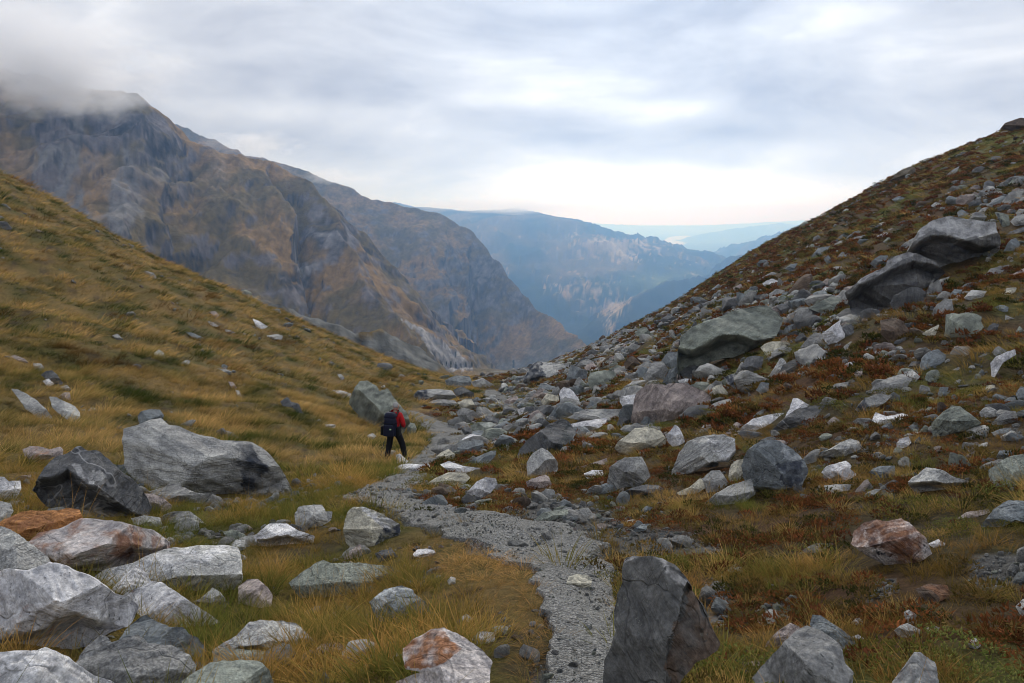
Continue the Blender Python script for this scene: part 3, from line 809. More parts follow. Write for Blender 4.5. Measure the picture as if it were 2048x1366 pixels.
# ------------------------------------------------------------------ the boulders and stones: outline as traced from the photograph, stone colour, character
# colour;options;hand label (or empty) | outline in photo pixels
# options: u=x,y>x,y.. edge under which the stone is undercut; s=rust stain; t=thickness factor; k=lean; v=vein; d=x,y>.. dark patch; p=x,y>.. pale patch; L landmark
ROCKS = """
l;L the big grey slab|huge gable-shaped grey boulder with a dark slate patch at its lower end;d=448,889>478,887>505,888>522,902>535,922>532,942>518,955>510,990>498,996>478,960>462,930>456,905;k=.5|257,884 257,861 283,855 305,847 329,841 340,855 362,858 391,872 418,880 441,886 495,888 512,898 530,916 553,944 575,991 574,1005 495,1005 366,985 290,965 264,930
b;|dark block perched on the peak of the huge gable-shaped boulder|275,831 282,823 300,818 320,819 327,830 324,846 305,852 288,856 279,847
d;L the undercut dark boulder|large dark grey boulder with an undercut face and a thin white vein;u=70,960>105,950>136,935>154,948>180,970>205,987>225,998>240,1006>262,1020>300,1035;v=1;p=143,925>160,925>205,980>236,1000>230,1003>190,980>150,945|75,980 92,950 105,930 116,919 136,912 154,899 163,899 176,908 193,908 209,919 220,932 242,949 264,967 283,987 294,1011 281,1035 253,1050 220,1045 154,1028 99,1012
b;|pale blue-grey stone wedged between the undercut boulder and the huge gable-shaped one|220,927 240,930 262,926 280,925 293,937 298,950 290,966 264,972 242,951
g;|long low pale-rimmed stone in front of the huge gable-shaped boulder|302,984 322,978 344,971 360,968 364,975 388,986 425,988 420,1000 398,1010 372,1012 344,1004 322,996
p;|rounded pinkish stone beside the undercut dark boulder|283,989 305,989 325,997 340,1010 338,1024 300,1028 290,1012
g;u=322,1048>350,1046>377,1044>408,1046|dark-topped table stone with a hollow beneath, behind the white boulder|320,1036 344,1025 377,1023 392,1034 408,1048 398,1054 377,1052 350,1056 325,1056
l;|265,1037 290,1032 318,1036 322,1050 300,1056 270,1048
o;L the orange boulder|bright orange iron-stained boulder lying low in the grass;s=.35|-12,1056 13,1041 44,1027 80,1025 114,1024 132,1018 152,1022 157,1045 123,1066 84,1085 64,1100 30,1096 -10,1080
q;L the white rosy boulder|white boulder with rosy stains and a dark hollow under its lip;s=.45;u=88,1110>141,1130>187,1121>220,1119>233,1108>261,1086>301,1097>332,1088|62,1090 85,1068 125,1060 145,1050 165,1041 205,1045 230,1050 260,1054 300,1064 330,1085 328,1102 312,1116 274,1130 220,1150 158,1154 134,1145 110,1130 88,1112
l;L the speckled boulder|speckled pale grey boulder cut by the frame, beside the orange one|-40,1062 0,1056 20,1062 45,1080 70,1100 90,1115 104,1135 85,1155 40,1170 -10,1180 -40,1140
w;L the lilac-white boulder|largest lilac-white boulder, jutting over dry grass tufts;u=-20,1290>20,1268>60,1258>85,1254>114,1235>154,1222>198,1248>245,1250;s=.06|-40,1165 0,1154 26,1145 60,1148 95,1139 99,1134 120,1139 141,1147 171,1158 202,1176 220,1191 250,1198 262,1215 255,1235 242,1250 215,1262 195,1275 154,1292 77,1296 0,1310 -40,1310
w;L the frosty boulder|frosty blue-white boulder filling the near corner|-60,1330 0,1311 15,1311 45,1310 75,1310 90,1304 110,1311 130,1322 145,1336 180,1356 210,1366 225,1390 180,1450 60,1480 -60,1460
l;L the broad pale slab|broad pale grey slab with a squared dark end, in the grass;p=303,1112>364,1099>440,1092>464,1099>432,1112>370,1140>300,1165>224,1160>222,1138|199,1154 222,1138 250,1132 274,1127 303,1112 334,1101 364,1099 388,1095 440,1092 464,1099 468,1130 468,1156 458,1180 427,1182 377,1186 333,1182 285,1176 224,1186
w;|upright white wedge leaning on the broad pale slab|216,1188 232,1172 245,1158 272,1133 292,1148 300,1172 285,1190 250,1202 228,1202
w;s=.25|lilac slab with a brown notch, sloping away under grass blades|248,1198 262,1186 286,1176 305,1165 329,1171 362,1196 398,1218 432,1242 388,1255 333,1264 300,1240 270,1216
b;L the pale blue boulder|pale blue-grey cracked boulder behind the stout grey one|242,1285 258,1258 277,1240 294,1233 308,1242 336,1257 362,1257 373,1270 389,1275 401,1290 402,1305 383,1320 330,1325 260,1315
g;L the stout grey boulder|stout plain grey boulder with one small dark hole, near corner|158,1338 169,1314 188,1294 206,1278 220,1280 226,1292 250,1286 275,1277 292,1294 338,1296 369,1312 380,1332 372,1360 362,1400 300,1440 200,1440 155,1400
n;|grey-green domed boulder cut by the bottom frame edge|372,1364 400,1345 423,1330 454,1327 487,1326 511,1327 533,1345 540,1370 545,1420 470,1450 390,1440 370,1400
n;|flat grey-green slab under the pale arched boulder|430,1303 454,1297 490,1300 520,1303 564,1312 568,1327 531,1338 476,1334 434,1324
l;L the pale arched boulder|pale arched boulder with a hollow foot, middle of the near grass;s=.08;u=460,1300>480,1290>520,1290>560,1300>590,1312|434,1298 455,1284 476,1272 502,1246 520,1244 559,1244 586,1248 601,1264 618,1283 610,1300 590,1314 564,1314 520,1308 465,1304
p;|pinkish grey stone behind the seed-headed tufts|480,1173 498,1160 515,1160 533,1176 542,1191 538,1210 511,1214 480,1206
l;|405,1195 425,1177 440,1185 449,1200 430,1210 410,1206
d;|388,1204 410,1195 435,1200 456,1204 445,1218 405,1219
l;|463,1089 474,1080 489,1082 490,1097 474,1103 464,1098
w;u=516,1078>545,1076>575,1068>600,1080>620,1080|white flaky boulder in tall grass|513,1074 528,1060 542,1049 572,1048 592,1061 624,1072 620,1086 564,1094 520,1090
l;|squared grey block at the edge of the gravel path|592,1030 601,1015 625,1012 643,1011 649,1024 661,1024 659,1040 630,1058 594,1054
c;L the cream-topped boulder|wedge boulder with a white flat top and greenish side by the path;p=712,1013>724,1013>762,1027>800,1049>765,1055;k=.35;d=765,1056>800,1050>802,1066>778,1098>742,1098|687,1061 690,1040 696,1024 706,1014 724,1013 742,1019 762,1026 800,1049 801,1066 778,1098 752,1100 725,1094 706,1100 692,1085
p;|690,1113 700,1103 715,1090 722,1088 726,1116 708,1120 688,1120
d;|750,1107 765,1100 783,1098 796,1113 781,1125 758,1124
w;|826,1107 835,1099 852,1097 868,1100 873,1109 862,1116 840,1118 828,1114
n;L the table slab|flat grey-green table slab level with the turf|588,1165 612,1146 638,1128 651,1123 668,1130 716,1129 773,1134 804,1149 782,1160 777,1171 749,1176 694,1186 650,1190 608,1192
b;L the blue-faced boulder|blue-grey boulder with a pale shoulder, in front of the table slab;p=738,1202>769,1178>804,1171>826,1180>790,1186>770,1210>755,1225|738,1204 769,1178 804,1171 826,1180 832,1191 852,1204 862,1222 852,1238 841,1250 786,1250 760,1240 745,1222
l;|round grey boulder half sunk in grass|683,1305 698,1283 715,1279 733,1278 751,1286 758,1305 750,1328 716,1332 690,1324
p;|623,1310 643,1290 669,1286 687,1290 685,1306 655,1316
q;L the rust-stained quartz boulder|white quartz boulder with a rust-orange face, at the path;s=.18;o=804,1294>837,1272>870,1253>887,1252>898,1275>920,1300>900,1318>862,1338>812,1336|803,1296 820,1283 837,1272 870,1253 887,1252 925,1272 964,1297 983,1323 978,1358 975,1390 950,1430 850,1430 795,1400 791,1364 826,1349 845,1343 812,1338
l;|786,1314 793,1305 804,1308 808,1325 795,1330 784,1324
w;|lumpy white stone beside the trampled orange grass|942,1279 958,1263 988,1264 990,1282 966,1290 945,1288
c;|984,1255 1000,1251 1017,1253 1013,1268 995,1274
l;|922,1234 933,1227 945,1237 940,1246 926,1244
l;|894,1162 902,1153 911,1156 911,1168 898,1170
w;|-12,955 10,957 18,965 38,963 40,978 33,990 46,1003 30,1010 -12,1000
g;|-15,1007 5,1005 20,1010 25,1022 15,1040 -15,1055
w;|55,991 62,986 70,990 69,1000 57,1000
p;s=.3|low pinkish and grey stone in the turf, beyond the orange boulder|45,899 60,892 80,893 100,899 120,893 127,900 125,912 105,914 80,929 62,929 50,912
l;L the left slope slab|long pale slab lying down the grass slope, outer of a pair;k=.9|22,777 35,778 53,787 75,802 103,831 111,850 77,838 53,818
l;k=.9|blunt pale slab lying down the grass slope, inner of a pair|98,793 112,793 123,800 149,813 160,824 159,850 132,838 105,816
p;k=.9|18,713 30,710 50,718 58,728 46,731 26,722
d;k=.6|dark layered stone in the small outcrop above the slab pair|82,750 92,742 104,741 114,749 126,766 118,774 100,765
w;|85,762 97,757 109,768 96,774
l;|66,726 82,727 89,736 80,742 68,738
p;|reddish stone just above the slab pair on the slope|117,793 128,785 139,785 143,800 128,803
l;|120,774 134,770 143,780 130,783
c;L the lone white stone|lone cream-white stone on the grass slope|308,706 318,699 328,706 331,722 320,722 311,714
g;|224,671 235,667 248,681 235,683
b;k=.9|thin dark-edged flagstone on the grass slope|369,663 384,665 408,676 407,686 384,674
w;k=.8|white tip of the outcrop below the skyline of the grass slope|505,637 516,641 536,653 523,660 512,653
l;k=.9|long flat white flagstone in the outcrop on the grass slope|524,673 540,670 555,668 566,672 564,679 527,680
l;k=.9|434,737 450,738 463,743 461,750 444,746
l;k=.9|674,748 682,748 690,756 683,761
d;|652,724 660,720 669,727 665,732 653,731
d;k=.9|dark humped stone in the grass, downhill of the slope outcrop|560,803 575,793 583,804 598,808 607,830 601,832 585,815 565,812
l;k=.9|415,642 427,645 438,652 425,656
l;k=.9|448,658 458,660 471,665 455,668
p;k=.9|419,623 430,622 438,630 432,637
w;k=.9|665,781 682,781 702,787 702,796 682,792
w;|649,849 660,848 672,850 669,856 652,855
p;k=.9|456,763 466,764 474,776 466,780
l;k=.9|470,780 478,781 484,794 478,797
l;k=.9|360,726 372,720 381,722 377,730 366,732
n;L the hiker's boulder|tall angular grey-green boulder just behind the hiker;k=.3|697,806 704,789 710,775 719,763 734,761 754,772 759,784 765,780 776,777 785,790 794,803 806,817 815,828 819,846 805,866 763,868 737,868 726,858 720,833 706,818
n;|small rounded stone at the foot of the hiker's boulder|814,850 820,845 829,847 834,858 827,871 815,870
w;|white pointed stone at the hiker's feet|792,910 800,907 808,915 818,924 816,931 792,928
c;|762,910 766,905 778,899 792,902 792,914 764,916
l;|735,871 745,866 753,872 744,880 736,877
b;L the slate slab|dark blue-grey slab at the narrow end of the grass slope|890,761 900,755 912,751 939,752 944,764 938,776 906,777 893,769
l;|942,764 953,760 965,756 980,765 992,772 970,776 948,773
l;L the crackled boulder|broad crackled pale boulder with a dark end, beyond the path bend;d=827,789>835,781>850,778>852,790>865,798>845,803>832,803|827,790 835,781 852,779 873,778 904,781 913,794 893,802 870,804 851,807 832,806
d;|906,780 916,775 926,774 948,786 948,796 924,800 912,792
g;k=.8|851,808 865,801 882,798 910,801 916,810 893,813 870,814
c;|914,805 928,799 943,798 952,815 932,821 920,814
g;|912,824 920,817 932,816 948,822 960,833 957,845 932,847 918,836
d;|dark blue slanting stone behind the stump-like rock|963,842 970,834 976,831 990,834 1000,840 999,853 978,846
n;L the stump-like rock|stump-like rock with a flat cream top beside the path;p=958,848>972,845>990,846>995,850>985,853>965,852|940,851 955,845 969,844 984,844 995,850 992,870 968,874 946,871
l;|990,863 1002,855 1013,872 1005,878 990,876
w;k=.9|long white slab at the path bend, in front of the stump-like rock|910,893 925,878 941,868 969,872 1003,876 990,886 965,889 935,898 918,902
b;|dark wedge slab leaning out beside the path|902,903 925,889 947,879 966,881 967,892 950,902 932,912 918,914
c;|872,914 882,905 897,898 911,909 906,923 890,924
b;k=.8|long grey plank-like slab lying along the scree foot|920,932 950,916 983,901 993,901 990,913 970,932 940,938
w;k=.9|788,936 802,929 817,927 840,929 866,929 861,940 834,945 800,944
c;k=.9|broad low cream slab bordering the path|846,972 870,957 898,944 931,946 941,955 930,966 914,972 880,981
w;k=.9|880,929 898,922 925,932 962,936 958,947 920,948 900,944
w;L the lilac oblong stone|tilted lilac-white oblong stone above the path bank;k=.3|930,1001 933,986 943,975 953,964 971,954 992,957 996,967 988,977 979,988 957,998 938,1004
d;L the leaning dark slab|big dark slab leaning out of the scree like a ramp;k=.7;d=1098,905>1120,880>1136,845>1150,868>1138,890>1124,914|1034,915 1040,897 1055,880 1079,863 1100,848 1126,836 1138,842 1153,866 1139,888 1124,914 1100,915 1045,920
l;L the round-topped boulder|grey round-topped boulder standing in rusty grass below the leaning slab;k=.25|1053,925 1062,910 1072,902 1083,896 1095,901 1105,910 1116,925 1115,946 1094,955 1056,956
p;|pinkish white wedge at the foot of the round-topped boulder|1052,963 1070,956 1090,949 1097,953 1106,975 1075,979 1052,978
w;|white brick-like stone in the rusty grass|1168,947 1186,940 1205,941 1209,950 1190,956 1173,959
p;k=.9|1162,933 1185,926 1213,916 1216,924 1195,936 1175,938
c;L the greenish-cream boulder|big greenish-cream boulder, pointed at its lower end;u=1240,904>1258,908>1280,898>1310,893>1330,888|1229,896 1236,884 1248,874 1270,857 1292,854 1308,857 1322,863 1333,882 1327,895 1292,907 1262,917 1243,910
w;k=.2|1331,870 1341,862 1350,849 1357,854 1363,864 1370,884 1348,896 1336,884
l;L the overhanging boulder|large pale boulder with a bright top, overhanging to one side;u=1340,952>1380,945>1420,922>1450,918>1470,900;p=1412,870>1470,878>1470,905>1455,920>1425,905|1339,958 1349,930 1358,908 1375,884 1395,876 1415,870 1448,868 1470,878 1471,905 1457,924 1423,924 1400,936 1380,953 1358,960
g;L the five-sided boulder|five-sided flat-faced boulder behind rusty plants;k=.2|1214,964 1221,934 1234,924 1248,916 1283,913 1292,930 1301,952 1287,966 1270,977 1237,981
b;k=.9|1183,980 1200,971 1213,966 1232,973 1236,982 1204,988
d;k=.8|dark lens-shaped slab in front of the five-sided boulder|1245,984 1265,975 1292,969 1318,971 1332,981 1303,994 1265,994
c;k=.8|bright cream flake propped on small stones|1353,986 1367,979 1379,975 1401,955 1416,972 1392,988 1364,994
g;|1404,958 1422,942 1440,940 1458,967 1430,990 1414,984
g;k=.8|1411,1006 1432,987 1455,973 1503,956 1510,988 1489,1004 1450,1012 1422,1018
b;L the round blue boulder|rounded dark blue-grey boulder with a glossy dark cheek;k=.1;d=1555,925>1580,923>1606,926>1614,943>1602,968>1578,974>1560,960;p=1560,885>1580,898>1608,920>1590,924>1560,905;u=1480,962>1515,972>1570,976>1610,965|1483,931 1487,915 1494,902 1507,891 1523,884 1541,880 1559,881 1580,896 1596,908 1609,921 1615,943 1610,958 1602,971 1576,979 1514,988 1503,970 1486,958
d;|1508,892 1520,881 1536,874 1552,873 1566,875 1574,886 1545,890 1515,900
c;|cream egg-shaped stone tucked against the round blue boulder|1458,940 1463,929 1472,921 1487,918 1488,958 1470,966 1457,963
l;L the long pale capstone|long pale capstone with shadow beneath, uphill of the round blue boulder;u=1640,912>1680,912>1731,910|1634,914 1648,904 1664,896 1680,886 1700,877 1716,881 1723,892 1730,904 1730,920 1686,921 1646,922
w;|knobbly pale twin stone in front of the long pale capstone|1643,945 1648,937 1655,932 1692,921 1704,932 1700,938 1713,948 1705,958 1688,966 1679,948 1660,958
l;|1647,971 1675,968 1702,969 1700,980 1678,984 1657,993
b;|1737,945 1748,936 1760,932 1790,931 1790,956 1773,960 1755,952
l;k=.9|1724,993 1737,984 1751,978 1763,978 1750,988 1737,998
l;L the split boulder|pale boulder split in two, one half stacked on the other;u=1822,968>1846,963>1890,965>1940,963|1816,964 1826,955 1837,950 1846,940 1854,934 1870,937 1890,943 1907,954 1940,962 1935,976 1890,990 1846,996 1824,985
n;L the uphill edge boulder|big grey-green boulder cut by the frame on the rocky slope|1977,940 2000,924 2021,912 2046,909 2070,915 2070,965 2027,972 1999,977 1980,965
b;|blue stone resting on top of the edge boulder|1992,915 1999,901 2021,901 2027,910 2016,916 2000,922
b;L the shark-fin boulder|dark grey boulder rising like a fin at the frame edge|1962,1052 1975,1033 1991,1016 2017,1000 2046,1002 2070,1010 2070,1050 2032,1040 1999,1056 1977,1061
p;k=.9|thin tilted slab in front of the fin-like boulder|1904,1043 1934,1024 1977,1018 1982,1025 1934,1040
n;L the dark pyramid|dark grey-green pyramid-shaped boulder, uphill from the long pale capstone;u=1900,866>1930,860>1962,846|1862,848 1880,830 1903,811 1920,813 1940,828 1962,845 1954,864 1912,874 1867,872
g;|1959,824 1968,816 1977,813 1990,818 2000,827 1986,838 1962,834
g;|1983,846 1998,832 2010,824 2031,822 2036,838 2027,855 1988,856
b;|1983,865 2000,858 2021,855 2025,865 1991,876
w;|1744,841 1751,824 1763,829 1775,833 1806,826 1820,831 1800,840 1780,848 1762,851
b;|1761,854 1772,848 1780,844 1790,856 1772,862
g;L the two-tone boulder|rounded boulder with a dark end and a tan top, mossy below;d=1711,818>1731,795>1738,815>1720,830|1711,819 1720,807 1731,796 1758,788 1784,791 1770,806 1750,815 1737,824 1720,831
p;|pale pink stone below the two-tone boulder|1654,845 1661,838 1668,833 1686,845 1675,850 1661,852
q;L the red-veined boulder|leaning white boulder with red-brown face and veins;s=.55;k=.05;u=1704,1092>1740,1112>1771,1128>1802,1134>1845,1126;d=1731,1058>1770,1048>1815,1060>1840,1100>1810,1118>1760,1100>1728,1080|1703,1088 1707,1063 1720,1052 1731,1044 1753,1039 1771,1044 1802,1037 1817,1046 1835,1062 1852,1077 1862,1107 1839,1125 1802,1137 1771,1130 1736,1114
w;|lilac knob behind the red-veined boulder|1856,1088 1876,1078 1891,1087 1886,1096 1868,1096
k;s=.4|low dark reddish stone in the turf, in front of the red-veined boulder|1831,1178 1857,1167 1894,1170 1902,1189 1885,1200 1868,1207 1846,1199
l;|1805,1226 1817,1219 1833,1230 1833,1250 1815,1245
g;|1788,1261 1800,1251 1815,1246 1842,1260 1836,1277 1802,1277
l;|1853,1257 1868,1247 1880,1256 1872,1265 1860,1266
l;|1935,1285 1943,1278 1951,1275 1962,1291 1953,1299 1940,1295
l;L the pale pyramid|pale pinkish pyramid of rock at the bottom frame edge;s=.2|1786,1364 1808,1334 1828,1304 1841,1305 1855,1314 1870,1323 1876,1354 1880,1400 1830,1430 1790,1410
l;|2031,1213 2046,1198 2066,1198 2066,1236 2042,1232
g;L the broad dark boulder|broad dark grey boulder with white scars, in the near turf|1505,1356 1518,1340 1532,1325 1550,1306 1567,1288 1598,1257 1615,1250 1637,1257 1660,1272 1681,1288 1688,1325 1704,1343 1700,1380 1690,1420 1600,1450 1520,1430
p;|1525,1294 1540,1278 1554,1264 1580,1246 1600,1254 1580,1280 1567,1290 1543,1300
b;L the blue ridge slab|sharp blue-grey ridge of slab behind the broad dark boulder|1619,1250 1624,1229 1642,1231 1664,1247 1686,1261 1706,1278 1726,1295 1716,1304 1686,1296 1650,1275
p;|1480,1343 1494,1325 1521,1319 1516,1338 1495,1348
w;u=1698,1278>1727,1278|1698,1276 1716,1269 1728,1277 1715,1285
l;|1702,1246 1710,1238 1718,1235 1733,1245 1718,1252
b;|1454,1140 1472,1128 1486,1136 1484,1147 1464,1148
g;k=.9|1597,1108 1613,1095 1631,1087 1672,1087 1650,1096 1620,1112
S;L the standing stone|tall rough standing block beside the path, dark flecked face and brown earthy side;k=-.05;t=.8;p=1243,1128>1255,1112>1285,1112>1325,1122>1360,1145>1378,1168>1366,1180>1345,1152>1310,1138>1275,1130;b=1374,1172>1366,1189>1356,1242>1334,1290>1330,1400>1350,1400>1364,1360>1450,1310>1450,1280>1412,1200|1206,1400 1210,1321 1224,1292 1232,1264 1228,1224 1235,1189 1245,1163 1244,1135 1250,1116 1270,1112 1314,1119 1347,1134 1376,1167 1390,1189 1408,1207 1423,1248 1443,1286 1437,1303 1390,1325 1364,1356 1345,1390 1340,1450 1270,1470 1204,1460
c;|round cream stone lying on the path|1133,1167 1138,1153 1155,1148 1175,1150 1184,1160 1180,1178 1152,1184 1136,1180
n;k=1|flat pale green flagstone at the gravel edge|1067,1040 1085,1026 1110,1020 1135,1018 1137,1028 1100,1042 1075,1047
l;|1075,1135 1090,1127 1106,1135 1090,1140
l;k=.9|1249,1042 1265,1039 1284,1042 1262,1050
b;|1266,1059 1285,1048 1298,1047 1291,1061 1270,1066
b;|1281,1022 1292,1012 1306,1015 1291,1028
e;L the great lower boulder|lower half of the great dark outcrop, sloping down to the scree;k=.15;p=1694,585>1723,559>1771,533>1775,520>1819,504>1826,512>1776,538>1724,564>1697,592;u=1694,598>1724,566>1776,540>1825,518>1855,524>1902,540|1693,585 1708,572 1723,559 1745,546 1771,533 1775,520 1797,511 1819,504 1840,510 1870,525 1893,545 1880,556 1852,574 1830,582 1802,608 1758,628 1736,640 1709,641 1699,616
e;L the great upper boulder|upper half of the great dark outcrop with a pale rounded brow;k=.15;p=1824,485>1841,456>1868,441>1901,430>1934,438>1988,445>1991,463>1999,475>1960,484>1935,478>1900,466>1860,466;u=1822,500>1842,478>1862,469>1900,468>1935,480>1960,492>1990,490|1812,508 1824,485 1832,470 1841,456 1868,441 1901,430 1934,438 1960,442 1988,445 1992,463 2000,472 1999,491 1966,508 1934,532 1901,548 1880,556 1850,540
n;L the big greenish boulder|house-sized greenish boulder with a dark hollow side on the rocky slope;k=.35;u=1361,692>1388,697>1414,686>1438,671>1475,664>1510,680>1556,670|1359,755 1358,703 1364,674 1388,654 1410,643 1432,635 1476,619 1504,610 1531,610 1559,624 1569,636 1560,656 1549,678 1520,696 1487,713 1454,716 1410,727 1394,752
p;L the broad lilac block|broad flat-faced lilac-grey block in the middle of the scree;k=.25|1262,846 1265,813 1272,785 1285,774 1304,768 1330,770 1353,765 1375,768 1394,775 1412,784 1423,793 1420,806 1390,815 1366,838 1320,856 1281,852
l;d=1046,758>1065,727>1076,722>1084,735>1092,755>1085,766>1050,768|pale-topped block with a dark end at the far gap between the slopes|1046,760 1055,743 1065,727 1075,722 1105,726 1138,729 1137,743 1112,758 1089,768 1049,768
g;|1157,729 1166,722 1174,717 1189,723 1184,737 1160,740
n;|smooth grey-green hump in the upper scree|1175,756 1181,745 1205,741 1228,742 1234,753 1226,764 1219,775 1194,783 1178,772
b;|1128,768 1136,748 1142,729 1158,735 1175,742 1172,766 1155,772 1138,776
w;|tall white stone standing up among the far scree|1118,788 1121,780 1127,774 1138,777 1146,782 1159,800 1153,816 1134,819 1124,806
c;|1082,803 1088,794 1093,788 1117,791 1119,808 1105,812 1089,814
p;|1058,798 1069,789 1079,782 1088,790 1080,802
b;|1072,785 1081,766 1093,768 1119,777 1108,788 1088,790
l;k=.8|long pale slab at the foot of the broad lilac block|1135,835 1152,826 1170,819 1245,818 1256,838 1238,850 1200,842 1160,842
w;k=.7|cracked cream slab in front of the long pale scree slab|1141,848 1180,840 1214,835 1212,847 1180,866 1154,869
d;|1234,852 1239,833 1250,836 1262,840 1250,858
w;|1240,805 1239,794 1255,791 1272,788 1272,818 1260,830 1248,816
l;|1236,787 1250,772 1267,762 1298,760 1302,769 1276,776 1262,790
k;|brown-dark rounded stone above the smooth hump in the scree|1248,726 1256,716 1265,711 1282,727 1276,740 1252,742
l;|1274,715 1288,716 1303,720 1290,728
g;|1286,758 1297,737 1307,723 1325,723 1337,739 1327,761 1305,770
b;|1323,769 1337,742 1361,728 1364,745 1362,765 1342,773
b;|1171,816 1182,802 1198,804 1202,815 1185,824
w;k=.7|1035,819 1050,815 1069,815 1074,828 1055,831 1040,833
d;|1070,849 1079,835 1090,839 1100,846 1088,862
b;|1092,839 1105,823 1119,806 1125,820 1123,836 1107,843
g;d=1448,753>1463,748>1472,775>1462,768|two-toned stone, dark half and pale half, below the big greenish boulder|1448,755 1463,748 1475,750 1488,754 1494,770 1472,779 1456,768
c;|1424,777 1433,771 1443,769 1457,787 1445,795 1430,798
l;p=1557,718>1567,716>1578,737>1570,735|grey stone with a gleaming white tip amid the scree|1536,754 1548,737 1559,718 1567,716 1578,737 1576,754 1553,758
d;|1481,734 1495,714 1510,711 1528,714 1522,738 1498,752
c;|tan block lying below the big greenish boulder|1521,695 1530,688 1542,683 1560,683 1579,685 1580,700 1558,706 1537,716
g;|1567,642 1576,631 1586,624 1590,643 1572,652
g;|1585,638 1597,617 1615,615 1634,615 1645,632 1619,642 1594,652
d;|1552,613 1564,606 1578,613 1591,623 1572,633
n;|1617,616 1638,604 1662,593 1696,592 1694,613 1670,619 1647,629
b;|1558,673 1572,654 1582,649 1595,646 1598,659 1576,678
d;|1589,682 1597,671 1605,665 1617,680 1598,688
w;L the long white block|long white slanting block in the coarse scree|1644,668 1660,655 1682,639 1680,650 1690,662 1688,686 1662,694 1650,682
g;|1600,695 1615,678 1629,665 1652,668 1656,688 1630,704
d;|1677,662 1690,652 1703,647 1708,665 1691,676
l;|1680,704 1690,691 1701,683 1721,687 1722,694 1692,706
b;|1512,780 1522,764 1538,766 1537,782 1521,788
l;k=.8|1409,830 1411,817 1430,806 1449,799 1481,794 1470,804 1442,812 1425,822
b;k=.8|1503,835 1515,825 1525,819 1538,819 1534,830 1516,838
w;|white splinter leaning on the ribbed dark slab|1570,835 1580,815 1586,797 1594,796 1624,813 1606,819 1590,835
d;L the ribbed dark slab|long dark ribbed slab with white bands in the turf;v=1|1541,864 1558,846 1576,831 1590,823 1604,817 1625,812 1642,808 1665,815 1661,830 1632,845 1616,863 1576,873 1550,872
w;k=.7|long cream-edged slab meeting the ribbed dark slab|1468,869 1485,853 1505,839 1530,831 1558,826 1577,826 1566,838 1544,853 1523,873 1490,872
p;|1450,869 1461,855 1472,844 1489,850 1473,868
l;|1398,864 1407,850 1422,849 1431,857 1415,867
g;|1392,755 1403,731 1419,738 1412,752 1400,758
l;|1428,746 1440,736 1452,734 1459,739 1432,749
w;k=.7|1356,761 1370,757 1387,758 1383,768 1360,768
b;|1322,722 1337,703 1360,704 1360,730 1342,738
g;L the faceted grey stone|faceted grey stone below the great dark outcrop|1860,640 1868,617 1878,606 1890,597 1904,600 1908,625 1890,636 1867,645
k;L the olive stump rock|olive-brown stumpy rock below the great dark outcrop|1761,640 1790,635 1807,643 1823,669 1800,678 1780,687 1762,668
b;L the smooth blue cobble|smooth blue-grey cobble-shaped boulder on mossy ground|1840,732 1843,718 1850,709 1862,702 1876,698 1893,710 1887,730 1858,744 1843,745
w;k=.8|1680,737 1691,728 1703,723 1735,720 1734,731 1700,739
w;k=.9|1735,734 1745,728 1758,723 1783,715 1772,728 1752,736
g;L the sloping grey wedge|sloping grey wedge with a small boulder on its top|1735,786 1750,770 1771,758 1806,747 1824,759 1812,779 1771,789
l;|small pale boulder perched on the sloping grey wedge|1807,744 1824,739 1840,753 1832,765 1815,760
w;k=.6|white log-shaped stone on bright moss, near the frame edge|1981,726 1991,714 2010,705 2030,698 2033,709 1999,726 1984,764
g;|1983,706 1990,696 1997,692 2014,702 1992,712
b;|1893,666 1898,657 1905,652 1926,652 1926,666 1907,672
l;k=.8|1735,715 1751,701 1772,694 1772,705 1750,715
d;|1816,734 1824,723 1844,723 1840,738 1824,742
d;|small black stone on the uphill moss|1974,658 1980,650 1986,646 1998,648 1994,664 1980,668
b;|2031,787 2041,773 2066,775 2066,812 2042,812
b;|2007,802 2018,795 2030,793 2034,803 2018,811
d;|1676,657 1692,648 1708,652 1708,668 1686,669
p;|1840,592 1852,580 1866,589 1860,604 1844,602
b;|1897,592 1909,578 1924,580 1921,594 1905,598
l;|1928,596 1942,580 1974,582 1965,596 1940,602
n;d=1990,425>1996,428>2006,452>1998,450|blade of pale stone with a black edge above the great outcrop|1989,424 2005,426 2017,430 2020,450 2005,455
l;|2020,443 2037,427 2062,430 2062,448 2030,452
b;|blue-grey block beside the uphill end of the great outcrop|2006,506 2012,492 2021,480 2031,476 2040,488 2033,512
d;k=.8|thin dark blade slanting up to the frame edge|1998,482 2021,463 2050,453 2058,460 2033,468
g;|1964,556 1982,537 2014,530 2009,541 1980,560
p;k=.8|1983,563 2005,556 2030,546 2052,534 2058,546 2022,557
l;|1866,573 1881,559 1899,553 1893,568 1880,574
b;|1914,425 1923,418 1936,427 1930,438 1917,434
d;|1934,408 1946,402 1960,399 1966,408 1945,416
g;|1938,437 1953,423 1974,432 1966,444
b;|blue flat stone alone in the rusty turf near the skyline|1783,399 1797,392 1814,394 1795,407
b;k=.7|1662,489 1688,465 1697,467 1692,478 1672,490
l;u=1700,481>1731,477|1698,479 1712,474 1730,470 1732,477 1704,484
b;|1673,517 1683,504 1706,504 1693,518
l;|1657,541 1670,533 1684,533 1678,545
b;|1647,518 1657,510 1664,520 1656,531
b;|1739,527 1750,517 1760,511 1776,511 1770,529 1752,536
l;|1792,500 1803,491 1815,482 1829,475 1825,493 1806,502
K;L the skyline crag|weathered brown crag standing on the skyline|1776,366 1788,352 1798,343 1808,338 1819,333 1829,334 1830,345 1846,341 1852,346 1842,356 1813,368
k;|1656,427 1666,420 1674,424 1670,430
